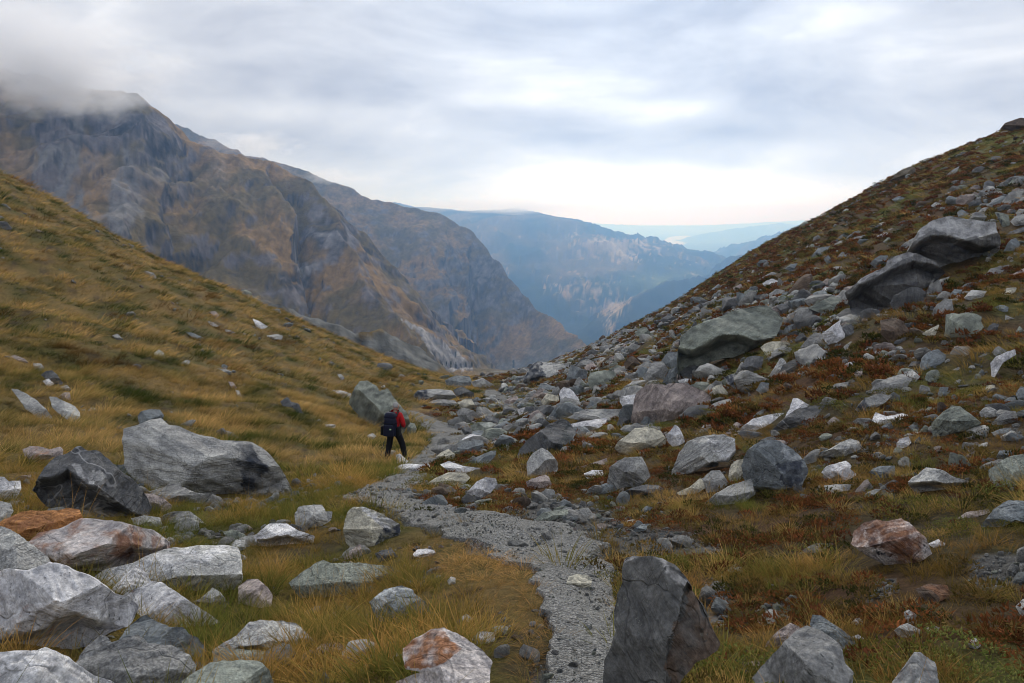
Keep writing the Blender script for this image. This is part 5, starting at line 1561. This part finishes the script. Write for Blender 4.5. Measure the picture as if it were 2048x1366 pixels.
def strips_mesh(name, roots, dirs, bends, lengths, widths, segs, var):
    """curved tapering blades: root, initial direction, bend vector added along the length"""
    n = len(roots)
    t = np.linspace(0, 1, segs + 1)
    cen = roots[:, None] + lengths[:, None, None] * (dirs[:, None] * t[None, :, None] + bends[:, None] * (t ** 2)[None, :, None])
    side = np.cross(dirs, np.array([0, 0, 1.0]) + bends * .1)
    side = side / (np.linalg.norm(side, axis=1, keepdims=True) + 1e-9)
    ang = np.random.default_rng(n).uniform(0, 6.28, n)
    alt = np.stack([np.cos(ang), np.sin(ang), np.zeros(n)], 1)
    side = side * .4 + alt * .8
    side /= np.linalg.norm(side, axis=1, keepdims=True)
    wd = widths[:, None] * (1 - t ** 1.6)[None] * .5 + widths[:, None] * 0.04
    L = cen - side[:, None] * wd[..., None]
    R = cen + side[:, None] * wd[..., None]
    V = np.stack([L, R], 2).reshape(-1, 3)
    k = segs + 1
    b = (np.arange(n) * k * 2)[:, None]
    i = np.arange(segs)[None] * 2
    q = np.stack([b + i, b + i + 1, b + i + 3, b + i + 2], -1).reshape(-1, 4)
    me = raw_mesh(name, V, q)
    a = me.attributes.new('tip', 'FLOAT', 'POINT')
    a.data.foreach_set('value', np.repeat(np.tile(t, (n, 1)).reshape(-1), 2).astype(np.float32))
    a = me.attributes.new('var', 'FLOAT', 'POINT')
    a.data.foreach_set('value', np.repeat(var, k * 2).astype(np.float32))
    return me


def tuft(seed, n, spread, length, width, lean, droop, segs=4, comb=0.0):
    g = np.random.default_rng(seed)
    a, r = g.uniform(0, 6.28, n), spread * np.sqrt(g.random(n))
    roots = np.stack([r * np.cos(a), r * np.sin(a), np.full(n, -0.02)], 1)
    out = np.stack([np.cos(a), np.sin(a), np.zeros(n)], 1)
    d = np.array([0, 0, 1.0]) + out * (lean * g.uniform(.2, 1, n) * (r / spread + .3))[:, None] + g.normal(0, .13, (n, 3)) + np.array([comb, 0, 0])
    d /= np.linalg.norm(d, axis=1, keepdims=True)
    bend = out * (droop * g.uniform(.1, 1, n))[:, None] + np.array([comb * .8, 0, 0]) - np.array([0, 0, 1]) * (droop * .45 * g.uniform(0, 1, n) + comb * .35)[:, None]
    ln = length * g.uniform(.45, 1.1, n)
    return strips_mesh('tuft', roots, d, bend, ln, width * g.uniform(.6, 1.2, n), segs, g.random(n))


def stalks(seed, n=9):
    g = np.random.default_rng(seed)
    roots = np.stack([g.normal(0, .07, n), g.normal(0, .07, n), np.zeros(n)], 1)
    d = np.array([0, 0, 1.0]) + g.normal(0, .16, (n, 3))
    b = g.normal(0, .18, (n, 3))
    ln = g.uniform(.22, .42, n)
    A = strips_mesh('stalk', roots, d, b, ln, np.full(n, .0028), 4, g.uniform(.6, 1, n))
    return A


def shrublet(seed, n=150, rad=.16, h=.08, leaf=.017):
    g = np.random.default_rng(seed)
    a, r = g.uniform(0, 6.28, n), rad * np.sqrt(g.random(n))
    top = h * (1 - (r / rad) ** 2) * g.uniform(.55, 1.05, n)
    roots = np.stack([r * np.cos(a), r * np.sin(a), top * g.uniform(.2, .95, n)], 1)
    d = np.stack([np.cos(a) * .7, np.sin(a) * .7, np.full(n, .8)], 1) + g.normal(0, .55, (n, 3))
    d /= np.linalg.norm(d, axis=1, keepdims=True)
    me = strips_mesh('shrub_leaf', roots, d, g.normal(0, .2, (n, 3)), np.full(n, leaf * 1.7) * g.uniform(.7, 1.3, n), np.full(n, leaf), 2, g.random(n))
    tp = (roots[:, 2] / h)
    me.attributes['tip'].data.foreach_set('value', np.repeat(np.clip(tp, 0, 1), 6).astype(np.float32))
    return me


def cushion(seed):
    g = np.random.default_rng(seed)
    n = 520
    a, r = g.uniform(0, 6.28, n), .2 * np.sqrt(g.random(n))
    z = .05 * (1 - (r / .2) ** 2) + .012 * g.normal(size=n)
    roots = np.stack([r * np.cos(a), r * np.sin(a), z - .012], 1)
    d = np.array([0, 0, 1.0]) + g.normal(0, .5, (n, 3))
    me = strips_mesh('moss_tip', roots, d / np.linalg.norm(d, axis=1, keepdims=True), np.zeros((n, 3)), np.full(n, .016), np.full(n, .009), 1, g.random(n))
    return me


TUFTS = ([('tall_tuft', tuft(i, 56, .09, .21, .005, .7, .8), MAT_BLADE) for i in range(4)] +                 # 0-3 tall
         [('short_tuft', tuft(10 + i, 60, .12, .13, .0052, .7, .5), MAT_BLADE) for i in range(3)] +             # 4-6 short
         [('combed_tuft', tuft(20 + i, 34, .15, .27, .010, .55, .5, 3, comb=.45), MAT_BLADE) for i in range(3)] +  # 7-9 combed, mid distance
         [('far_tuft', tuft(30 + i, 22, .24, .32, .022, .5, .5, 2, comb=.45), MAT_BLADE) for i in range(3)] +    # 10-12 combed, far
         [('seed_stalk', stalks(40 + i), MAT_BLADE) for i in range(2)] +                                        # 13-14
         [('flat_tuft', tuft(50 + i, 55, .13, .22, .0055, 1.5, .9), MAT_BLADE) for i in range(2)])              # 15-16 trampled
LIB_GRASS = library('grass_library', TUFTS)
LIB_SHRUB = library('shrub_library', [('shrublet', shrublet(60 + i), MAT_BLADE) for i in range(3)] + [('far_shrublet', shrublet(70 + i, 110, .21, .11, .036), MAT_BLADE) for i in range(2)])
LIB_MOSS = library('moss_library', [('cushion', cushion(80 + i), MAT_BLADE) for i in range(3)])

g_ = np.random.default_rng(99)
STRAW, GOLD, GREEN, DEEP, RUSTG = (np.array(c) for c in ((.49, .325, .135), (.39, .245, .082), (.15, .155, .04), (.06, .078, .018), (.25, .115, .04)))
BANDS = ((1.6, 7, 82), (7, 15, 52), (15, 34, 21), (34, 116, 6))
gp, gr, gsc, gk, gc = [], [], [], [], []
sp, sr, ssc, sk, sc = [], [], [], [], []
mp, mr, msc, mk_, mc = [], [], [], [], []
RUST_A, RUST_B, RUST_C = np.array((.25, .098, .042)), np.array((.15, .058, .033)), np.array((.20, .135, .055))
for bi, (r0, r1, dens) in enumerate(BANDS):
    x, y = polar_points(dens, r0, r1, g_)
    Z = zones(x, y, base_h(x, y))
    n1 = fbm(x / 2.6, y / 2.6, 1.0, 3)
    n2 = fbm(x / 0.9, y / 0.9, 5.0, 3)
    n3 = fbm(x / 6.5, y / 6.5, 8.0, 2)
    n4 = fbm(x / 1.3, y / 1.3, 31.0, 3)
    ok = (~Z['path'] | ((g_.random(len(x)) < .07) & (n4 > .22))) & clear_of_rocks(x, y, 1.0) & ~(Z['bare'] & (g_.random(len(x)) < .93))
    px, py, right = Z['px'], Z['py'], Z['right']
    near_edge = in_poly(px, py, [(800, 1105), (880, 1070), (990, 1095), (1075, 1150), (1115, 1240), (1125, 1380), (980, 1380), (985, 1250), (940, 1180), (850, 1140)])
    u = g_.random(len(x))
    # ---- what grows where
    is_grass = np.where(right, u < np.clip(.62 - .26 * smooth(640, 520, py - (1700 - px) * .18) + .6 * n4, .15, .97), u < .96)
    is_shrub = right & ~is_grass & ~(in_poly(px, py, [(960, 770), (1060, 770), (1070, 835), (1010, 835)])) & (g_.random(len(x)) < np.clip(.78 + .9 * n1 - .8 * np.maximum(n3, 0), .06, 1))
    filler = right & ~is_grass & ~is_shrub & (g_.random(len(x)) < .6)
    is_grass = is_grass | filler
    is_moss = right & ~is_grass & ~is_shrub & (n3 + .6 * n2 > .10)
    thin = np.where(right, .78, 1.0)
    n5 = fbm(x / .55, y / .55, 41.0, 2)
    n6 = fbm(x / 1.9, y / 1.9, 43.0, 2)
    sel = ok & is_grass & (g_.random(len(x)) < np.where(right, .95, 1.0) * np.clip(.9 + .7 * n5 + .5 * n6, np.where(right, .45, .15), 1))
    xs, ys = x[sel], y[sel]
    n = len(xs)
    a, b2, e2 = n1[sel], n2[sel], near_edge[sel]
    rs, pys, pxs = right[sel], py[sel], px[sel]
    lm = np.clip(.74 + .9 * a + .35 * b2 + g_.normal(0, .12, n), 0, 1)[:, None]
    c = GREEN * (1 - lm) + STRAW * lm
    dp = (smooth(.12, .55, -a - .4 * b2))[:, None]
    c = c * (1 - dp) + DEEP * dp
    br = (smooth(.18, .5, fbm(xs / 3.3, ys / 2.1, 51.0, 3)) * smooth(900, 700, pys) * .7)[:, None]
    c = c * (1 - br) + RUSTG * .62 * br
    near_f = (pys > 930) & ~rs
    lm2 = np.clip(.42 + .9 * b2 + .5 * a + g_.normal(0, .15, n), 0, 1)[:, None]
    cn = GREEN * (1 - lm2) + GOLD * lm2
    c = np.where(near_f[:, None], cn, c)
    lr = np.clip(.55 + .9 * b2 + g_.normal(0, .18, n), 0, 1)[:, None]
    cr = (GREEN * 1.05) * (1 - lr) + (GOLD * .6 + STRAW * .45) * lr
    rr_ = (smooth(.1, .5, n4[sel]))[:, None] * .5
    cr = cr * (1 - rr_) + RUSTG * rr_
    c = np.where(rs[:, None], cr, c)
    c = np.where(e2[:, None], RUSTG * .55 + STRAW * .6, c)
    c = c * g_.uniform(.75, 1.25, (n, 1)) * (1 + .32 * np.clip(n5[sel] + n6[sel], -.9, .9))[:, None]
    hx, hy = slope_of(xs, ys, 1.0)
    down = np.arctan2(-hy, -hx)
    if bi <= 1:
        k = np.where(g_.random(n) < np.where(rs, .30, .62), g_.integers(0, 4, n), g_.integers(4, 7, n))
        k = np.where((g_.random(n) < .05), g_.integers(13, 15, n), k)
        k = np.where(e2 & (g_.random(n) < .85), g_.integers(15, 17, n), k)
        if bi == 1:
            k = np.where(~rs & (pys < 930), g_.integers(7, 10, n), k)
    elif bi == 2:
        k = np.where(rs, np.where(g_.random(n) < .5, g_.integers(4, 7, n), g_.integers(7, 10, n)), g_.integers(7, 10, n))
    else:
        k = g_.integers(10, 13, n)
    combed = (k >= 7) & (k <= 12)
    rot = np.stack([g_.normal(0, .12, n), g_.normal(0, .12, n), np.where(combed, down + g_.normal(0, .45, n), g_.uniform(0, 6.28, n))], 1)
    s = g_.uniform(.65, 1.25, n) * (1.0, 1.0, 1.05, 1.15)[bi]
    s = np.where(rs, s * .8, s)
    s = s * np.clip(1 + .55 * n6[sel], .5, 1.6)
    s = np.where(e2, s * .50, s)
    zc = np.where(e2, .55, g_.uniform(.7, 1.15, n))
    gp.append(np.stack([xs, ys, ground_h(xs, ys)], 1)); gr.append(rot); gsc.append(np.stack([s, s, s * zc], 1)); gk.append(k); gc.append(c)
    # dwarf shrubs
    sel = ok & is_shrub
    xs, ys = x[sel], y[sel]
    n = len(xs)
    t1 = np.clip(.5 + n1[sel] + g_.normal(0, .25, n), 0, 1)[:, None]
    c = RUST_B * (1 - t1) + RUST_A * t1
    t2 = (g_.random(n) < .38)[:, None]
    c = np.where(t2, RUST_C * .8, c) * g_.uniform(.7, 1.25, (n, 1))
    dark = (g_.random(n) < .18)[:, None]
    c = np.where(dark, np.array((.06, .06, .022)), c)
    s = g_.uniform(.6, 1.25, n) * (.95, 1.0, 1.15, 1.5)[bi]
    hx, hy = slope_of(xs, ys, 1.0)
    sp.append(np.stack([xs, ys, ground_h(xs, ys)], 1)); sr.append(np.stack([np.arctan(hy) * .8, -np.arctan(hx) * .8, g_.uniform(0, 6.28, n)], 1)); ssc.append(np.stack([s, s, s * g_.uniform(.7, 1.2, n)], 1))
    sk.append(g_.integers(0, 3, n) if bi < 2 else g_.integers(3, 5, n)); sc.append(c)
    # moss
    sel = ok & is_moss
    xs, ys = x[sel], y[sel]
    n = len(xs)
    c = np.array((.20, .185, .055)) * g_.uniform(.55, 1.15, (n, 1)) * np.array([1, 1, 1])
    c = np.where((g_.random(n) < .3)[:, None], np.array((.24, .26, .085)) * .9, c)
    s = g_.uniform(.7, 1.7, n) * (1.0, 1.1, 1.3, 1.8)[bi]
    hx, hy = slope_of(xs, ys, 1.0)
    mp.append(np.stack([xs, ys, ground_h(xs, ys) + .005], 1)); mr.append(np.stack([np.arctan(hy) * .9, -np.arctan(hx) * .9, g_.uniform(0, 6.28, n)], 1)); msc.append(np.stack([s, s, s * .8], 1))
    mk_.append(g_.integers(0, 3, n)); mc.append(c)

cat_ = np.concatenate
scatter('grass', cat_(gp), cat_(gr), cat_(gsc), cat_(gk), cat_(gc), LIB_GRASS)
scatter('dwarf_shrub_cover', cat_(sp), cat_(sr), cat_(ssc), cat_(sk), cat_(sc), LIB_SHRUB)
scatter('moss', cat_(mp), cat_(mr), cat_(msc), cat_(mk_), cat_(mc), LIB_MOSS)
# ------------------------------------------------------------------ the hiker, the pack, the pole
def plain(name, rgb, rough=0.8, noise=0.25, scale=60.0):
    m, N = new_mat(name)
    tcn = N.n('ShaderNodeTexCoord').outputs['Object']
    f = N.noise(tcn, scale, 4.0, 0.6)
    c = N.mix(noise, rgb, N.ramp(f, [(.3, (.5, .5, .5)), (.7, (1.5, 1.5, 1.5))]), 'MULTIPLY')
    b = N.n('ShaderNodeBump', {'Height': f, 'Strength': 0.3, 'Distance': 0.004}).outputs[0]
    p = N.n('ShaderNodeBsdfPrincipled', {'Base Color': c, 'Roughness': rough, 'Specular IOR Level': 0.25, 'Normal': b})
    N.n('ShaderNodeOutputMaterial', {'Surface': p.outputs[0]})
    return m


M_SKIN, M_RED, M_BLACK, M_NAVY, M_HAIR, M_BOOT = (plain(*a) for a in (('skin', (.46, .28, .20, 1)), ('red_fleece', (.50, .018, .022, 1), .9), ('black_trousers', (.011, .011, .014, 1), .9),
                                                                     ('navy_nylon', (.010, .013, .034, 1), .6), ('grey_hair', (.42, .41, .40, 1), .8), ('boot_leather', (.035, .027, .022, 1), .7)))
M_POLE, M_MARK, M_STRAP = plain('pole_alloy', (.05, .05, .055, 1), .4), plain('reflective_mark', (.55, .75, .45, 1), .5, .05), plain('black_webbing', (.008, .008, .010, 1), .8)


def skin_body(name, verts, edges, radii, mat, parent, root=0, sub=2):
    me = bpy.data.meshes.new(name)
    me.from_pydata([tuple(v) for v in verts], edges, [])
    ob = add_obj(name, me, mat, parent)
    md = ob.modifiers.new('skin', 'SKIN')
    md.use_smooth_shade = True
    sv = me.skin_vertices[0].data
    for i, r in enumerate(radii):
        rr = r if isinstance(r, tuple) else (r, r)
        sv[i].radius = rr
        sv[i].use_root = (i == root)
    ss = ob.modifiers.new('subsurf', 'SUBSURF')
    ss.levels = ss.render_levels = sub
    return ob


fl_, fr_ = pix(770, 920, hit(770, 920)[0]), pix(808, 920, hit(808, 920)[0])
hp = (fl_ + fr_) / 2
hd = math.radians(13)                                   # walking away, a little to the right
person = bpy.data.objects.new('person', None)
COL.objects.link(person)
person.location = (hp[0], hp[1], min(fl_[2], fr_[2]) + 0.01)
person.rotation_euler = (0, 0, -hd)
PSC = 0.88
person.scale = (PSC,) * 3
person['label'] = 'hiker seen from behind in red fleece and black trousers, walking under a navy pack'
person['category'] = 'person'
# local axes: x right, y forward, z up
J = dict(pelvis=(0, 0, .93), waist=(0, .03, 1.06), chest=(.0, .07, 1.28), neck=(.01, .10, 1.47), neck2=(.015, .13, 1.53), jaw=(.02, .155, 1.60), skull=(.02, .150, 1.68), crown=(.02, .14, 1.735),
         nose=(.045, .265, 1.635), earl=(-.075, .145, 1.64), earr=(.115, .155, 1.64),
         shl=(-.18, .06, 1.41), ell=(-.27, .04, 1.14), wrl=(-.26, .25, 1.00), pal=(-.25, .32, .985),
         shr=(.19, .08, 1.41), elr=(.29, .03, 1.15), wrr=(.22, .24, 1.03), par=(.19, .31, 1.02),
         hil=(-.10, 0, .90), knl=(-.16, .02, .50), anl=(-.20, -.12, .10), tol=(-.21, .10, .04),
         hir=(.11, 0, .90), knr=(.20, .16, .50), anr=(.28, .14, .10), tor=(.30, .36, .04))
names_ = list(J)
E_ = [('pelvis', 'waist'), ('waist', 'chest'), ('chest', 'neck'), ('neck', 'neck2'), ('neck2', 'jaw'), ('jaw', 'skull'), ('skull', 'crown'), ('jaw', 'nose'), ('skull', 'earl'), ('skull', 'earr'),
      ('chest', 'shl'), ('shl', 'ell'), ('ell', 'wrl'), ('wrl', 'pal'), ('chest', 'shr'), ('shr', 'elr'), ('elr', 'wrr'), ('wrr', 'par'),
      ('pelvis', 'hil'), ('hil', 'knl'), ('knl', 'anl'), ('anl', 'tol'), ('pelvis', 'hir'), ('hir', 'knr'), ('knr', 'anr'), ('anr', 'tor')]
Rr = dict(pelvis=(.14, .10), waist=(.13, .10), chest=(.15, .11), neck=.06, neck2=.055, jaw=.075, skull=.092, crown=.06, nose=.016, earl=.018, earr=.018, shl=.065, ell=.045, wrl=.03, pal=.036,
          shr=.065, elr=.045, wrr=.03, par=.036, hil=.085, knl=.06, anl=.042, tol=.04, hir=.085, knr=.06, anr=.042, tor=.04)
bv, be, br = [J[n] for n in names_], [(names_.index(a), names_.index(b)) for a, b in E_], [Rr[n] for n in names_]
for sgn, palm in ((-1, 'pal'), (1, 'par')):             # five fingers on each hand, curled round a pole grip
    p0 = Vector(J[palm])
    for fi in range(5):
        base = p0 + Vector((sgn * -.01, .02, .03 - .02 * fi)) if fi < 4 else p0 + Vector((-sgn * .03, -.01, .03))
        ln = (.034, .038, .035, .028, .03)[fi]
        q1 = base + Vector((-sgn * .008, ln, 0)) if fi < 4 else base + Vector((-sgn * .01, .02, .02))
        q2 = q1 + Vector((-sgn * ln * .9, -.004, -.004))
        q3 = q2 + Vector((-sgn * .006, -ln * .8, -.004))
        i0 = len(bv)
        bv += [tuple(base), tuple(q1), tuple(q2), tuple(q3)]
        br += [.011, .0095, .009, .008]
        be += [(names_.index(palm), i0), (i0, i0 + 1), (i0 + 1, i0 + 2), (i0 + 2, i0 + 3)]
skin_body('body', bv, be, br, M_SKIN, person)
jk = ['pelvis', 'waist', 'chest', 'neck', 'shl', 'ell', 'wrl', 'shr', 'elr', 'wrr']
jr = dict(pelvis=(.165, .13), waist=(.16, .125), chest=(.175, .135), neck=.085, shl=.09, ell=.068, wrl=.048, shr=.092, elr=.072, wrr=.05)
skin_body('jacket', [J[n] for n in jk] + [(.012, .125, 1.56)], [(0, 1), (1, 2), (2, 3), (3, 10), (2, 4), (4, 5), (5, 6), (2, 7), (7, 8), (8, 9)], [jr[n] for n in jk] + [.088], M_RED, person)
tk = ['pelvis', 'hil', 'knl', 'anl', 'hir', 'knr', 'anr', 'waist']
tr = dict(pelvis=(.185, .15), hil=.115, knl=.095, anl=.075, hir=.115, knr=.095, anr=.078, waist=(.165, .13))
skin_body('trousers', [J[n] for n in tk], [(0, 1), (1, 2), (2, 3), (0, 4), (4, 5), (5, 6), (0, 7)], [tr[n] for n in tk], M_BLACK, person)
for a_, t_ in (('anl', 'tol'), ('anr', 'tor')):
    A, T = Vector(J[a_]), Vector(J[t_])
    skin_body('boot', [A + Vector((0, 0, .05)), A + Vector((0, -.01, -.03)), (A + T) / 2 + Vector((0, 0, -.015)), T], [(0, 1), (1, 2), (2, 3)], [.06, .062, .056, .05], M_BOOT, person)
skin_body('hair', [(.02, .105, 1.60), (.02, .115, 1.68), (.02, .135, 1.735), (.02, .19, 1.735), (-.055, .14, 1.665), (.095, .145, 1.665)], [(0, 1), (1, 2), (2, 3), (1, 4), (1, 5)], [.07, .095, .072, .05, .04, .04], M_HAIR, person)
for sx in (-1, 1):
    bm = bmesh.new()
    bmesh.ops.create_uvsphere(bm, u_segments=8, v_segments=6, radius=.012)
    me = bpy.data.meshes.new('eye')
    bm.to_mesh(me)
    e = add_obj('eye', me, M_STRAP, person)
    e.location = (.028 + sx * .033, .228, 1.665)


def tapered_box(bm, c, sz, top=0.8, bev=.03, segs=3):
    r = bmesh.ops.create_cube(bm, size=1.0)
    for v in r['verts']:
        f = 1.0 if v.co.z < 0 else top
        v.co = Vector((c[0] + v.co.x * sz[0] * f, c[1] + v.co.y * sz[1] * f, c[2] + v.co.z * sz[2]))
    ed = list({e for v in r['verts'] for e in v.link_edges})
    bmesh.ops.bevel(bm, geom=ed, offset=bev, segments=segs, affect='EDGES', profile=.6)


def mesh_part(name, fn, mat, parent):
    bm = bmesh.new()
    fn(bm)
    for f in bm.faces:
        f.smooth = True
    me = bpy.data.meshes.new(name)
    bm.to_mesh(me)
    bm.free()
    return add_obj(name, me, mat, parent)


def tube(bm, pts, r, n=6):
    pts = [Vector(p) for p in pts]
    rings = []
    for i, p in enumerate(pts):
        d = (pts[min(i + 1, len(pts) - 1)] - pts[max(i - 1, 0)]).normalized()
        s = d.cross(Vector((.3, .2, 1)).normalized()).normalized()
        t = d.cross(s)
        rr = r[i] if isinstance(r, (list, tuple)) else r
        rings.append([bm.verts.new(p + (s * math.cos(2 * math.pi * k / n) + t * math.sin(2 * math.pi * k / n)) * rr) for k in range(n)])
    for a, b in zip(rings, rings[1:]):
        for k in range(n):
            bm.faces.new((a[k], a[(k + 1) % n], b[(k + 1) % n], b[k]))
    bm.faces.new(rings[0])
    bm.faces.new(rings[-1][::-1])


pack = bpy.data.objects.new('backpack', None)
COL.objects.link(pack)
pack.location = person.location
pack.rotation_euler = person.rotation_euler
pack.scale = person.scale
pack['label'] = 'bulging navy backpack with a small bright mark, on the back of the hiker'
pack['category'] = 'backpack'
mesh_part('main_bag', lambda bm: tapered_box(bm, (-.02, -.21, 1.14), (.42, .30, .58), .80, .12, 5), M_NAVY, pack)
mesh_part('lid', lambda bm: tapered_box(bm, (-.02, -.19, 1.47), (.36, .28, .16), .72, .07, 5), M_NAVY, pack)
mesh_part('front_pocket', lambda bm: tapered_box(bm, (-.02, -.37, 1.05), (.32, .10, .34), .85, .04, 3), M_NAVY, pack)
for sx in (-1, 1):
    mesh_part('side_pocket', lambda bm: tapered_box(bm, (-.02 + sx * .24, -.20, 1.0), (.10, .20, .26), .85, .04, 3), M_STRAP, pack)
    mesh_part('shoulder_strap', lambda bm: tube(bm, [(sx * .11, -.08, 1.40), (sx * .13, .05, 1.52), (sx * .13, .19, 1.44), (sx * .14, .24, 1.28), (sx * .18, .12, 1.05), (sx * .17, -.06, .95)], .024), M_STRAP, pack)
mesh_part('hip_belt', lambda bm: tube(bm, [(-.17, -.10, .95), (-.205, .02, .95), (-.13, .17, .96), (0, .205, .96), (.13, .17, .96), (.205, .02, .95), (.17, -.10, .95)], .026), M_STRAP, pack)
mesh_part('bright_mark', lambda bm: tapered_box(bm, (.06, -.424, 1.10), (.055, .008, .035), 1.0, .002, 1), M_MARK, pack)
mesh_part('bright_mark', lambda bm: tapered_box(bm, (-.15, -.368, 1.33), (.02, .008, .04), 1.0, .002, 1), plain('tan_toggle', (.25, .2, .14, 1)), pack)
mesh_part('compression_strap', lambda bm: tube(bm, [(-.245, -.2, 1.25), (-.19, -.35, 1.25), (0, -.375, 1.25), (.15, -.35, 1.25), (.205, -.2, 1.25)], .010), M_STRAP, pack)
for px_, hand, tip in ((0, 'pal', (-.42, -.30, .0)),):
    po = bpy.data.objects.new('trekking_pole', None)
    COL.objects.link(po)
    po.location = person.location
    po.rotation_euler = person.rotation_euler
    po.scale = person.scale
    po['label'] = 'thin dark trekking pole held by the hiker on the side of the grass slope'
    po['category'] = 'walking pole'
    H, T = Vector(J[hand]) + Vector((0, .03, .03)), Vector(tip)
    mesh_part('shaft', lambda bm: tube(bm, [H, (H + T) / 2, T], [.009, .008, .006]), M_POLE, po)
    dv = (H - T).normalized()
    mesh_part('grip', lambda bm: tube(bm, [H - dv * .07, H, H + dv * .06], [.014, .017, .019], 8), M_STRAP, po)
    mesh_part('basket', lambda bm: tube(bm, [T + dv * .06, T + dv * .07], [.028, .028], 10), M_STRAP, po)

# ------------------------------------------------------------------ small conifers at the foot of the debris fan
m, N = new_mat('conifer_needles')
v_ = N.n('ShaderNodeAttribute', attribute_name='var').outputs['Fac']
c_ = N.ramp(v_, [(0, (.012, .022, .016)), (1, (.045, .062, .035))])
N.n('ShaderNodeOutputMaterial', {'Surface': N.n('ShaderNodeBsdfDiffuse', {'Color': c_}).outputs[0]})
M_NEEDLE, M_BARK = m, plain('conifer_bark', (.06, .045, .035, 1))


def conifer(px, py, h, label):
    b = far_hit(px, py, 1900)
    h = h * math.hypot(b[0], b[1]) / 640.0
    root = bpy.data.objects.new('conifer_tree', None)
    COL.objects.link(root)
    root.location = b
    root['label'], root['category'], root['group'] = label, 'tree', 'small conifers on the valley floor'
    g = np.random.default_rng(int(px * 7 + py))
    mesh_part('trunk', lambda bm: tube(bm, [(0, 0, -.6), (0, 0, h * .5), (0, 0, h * .97)], [h * .028, h * .018, h * .004]), M_BARK, root)
    n = 420
    t = g.random(n) ** .8
    z = h * (.12 + .86 * t)
    rad = h * .24 * (1 - t) ** .9 * g.uniform(.35, 1.0, n) * (1 + .25 * np.sin(t * 38)) + h * .01
    a = g.uniform(0, 6.28, n)
    roots = np.stack([rad * .55 * np.cos(a), rad * .55 * np.sin(a), z], 1)
    d = np.stack([np.cos(a), np.sin(a), g.uniform(-.5, .05, n)], 1)
    me = strips_mesh('crown', roots, d / np.linalg.norm(d, axis=1, keepdims=True), np.zeros((n, 3)), h * .085 * g.uniform(.6, 1.4, n), np.full(n, h * .045), 2, g.random(n))
    add_obj('crown', me, M_NEEDLE, root)


for px, py, h, lab in [(885, 738, 8, 'first low conifer at the end of the tree row under the pale debris fan'), (893, 737, 10, 'conifer second from the grass slope in the row under the debris fan'),
                       (902, 739, 13, 'tallest conifer in the row under the pale debris fan'), (912, 738, 11, 'conifer beside the tallest in the row under the debris fan'),
                       (922, 738, 9, 'middling conifer in the row under the pale debris fan, nearer the gap'), (932, 737, 10, 'conifer just before the last of the row under the debris fan'),
                       (944, 736, 10, 'last conifer of the row, by the grassy hump in the gap'), (911, 715, 9, 'lone round conifer standing on the pale debris fan'),
                       (1027, 740, 15, 'lone conifer above the hump, beside the boulders in the gap'), (984, 738, 9, 'small conifer peeping over the grassy hump')]:
    conifer(px, py, h * .55, lab)

# ------------------------------------------------------------------ cloud caught on the peaks
def cloud(px, py, d, size, dens, seed, label_scale=1.0):
    bm = bmesh.new()
    bmesh.ops.create_icosphere(bm, subdivisions=3, radius=1.0)
    me = bpy.data.meshes.new('cloud')
    bm.to_mesh(me)
    bm.free()
    m, N = new_mat('drifting_cloud')
    tcn = N.n('ShaderNodeTexCoord').outputs['Object']
    f = N.noise(N.n('ShaderNodeMapping', {'Vector': tcn, 'Location': (seed * 3.1, seed * 1.7, 0), 'Scale': (2.6, 1.8, 2.0)}).outputs[0], 1.0, 5.0, 0.6, 0.4)
    ln = N.n('ShaderNodeVectorMath', {0: tcn}, operation='LENGTH').outputs['Value']
    fall = N.n('ShaderNodeMapRange', {0: ln, 1: 0.25, 2: 0.97, 3: 1.0, 4: 0.0}).outputs[0]
    q = N.m('MAXIMUM', N.m('SUBTRACT', N.m('ADD', N.m('MULTIPLY', f, 2.6), fall), 1.62), 0.0)
    q = N.m('MULTIPLY', q, N.m('MULTIPLY', N.n('ShaderNodeMapRange', {0: ln, 1: 0.8, 2: 1.0, 3: 1.0, 4: 0.0}).outputs[0], dens))
    vol = N.n('ShaderNodeVolumePrincipled', {'Color': (.98, .985, 1.0, 1), 'Density': q, 'Anisotropy': 0.62})
    N.n('ShaderNodeOutputMaterial', {'Volume': vol.outputs[0]})
    o = add_obj('cloud', me, m, kind='stuff')
    o.location = pix(px, py, d)
    o.scale = size
    return o


CLOUDS = [cloud(1010, 412, 4450, (620, 300, 62), .009, 9), cloud(0, 98, 820, (250, 110, 66), .03, 1), cloud(200, 180, 800, (85, 60, 42), .03, 4), cloud(80, 165, 800, (100, 60, 42), .028, 6), cloud(500, 290, 1950, (150, 90, 45), .018, 2), cloud(660, 352, 1840, (85, 60, 26), .014, 5)]
# the haze box must still close over the highest thing inside it
hz = bpy.data.objects['haze']
cl_top = max(o.location.z + o.scale.z for o in CLOUDS) + 15.0
for v in hz.data.vertices:
    if v.co.z > 0:
        v.co.z = max(v.co.z, cl_top)
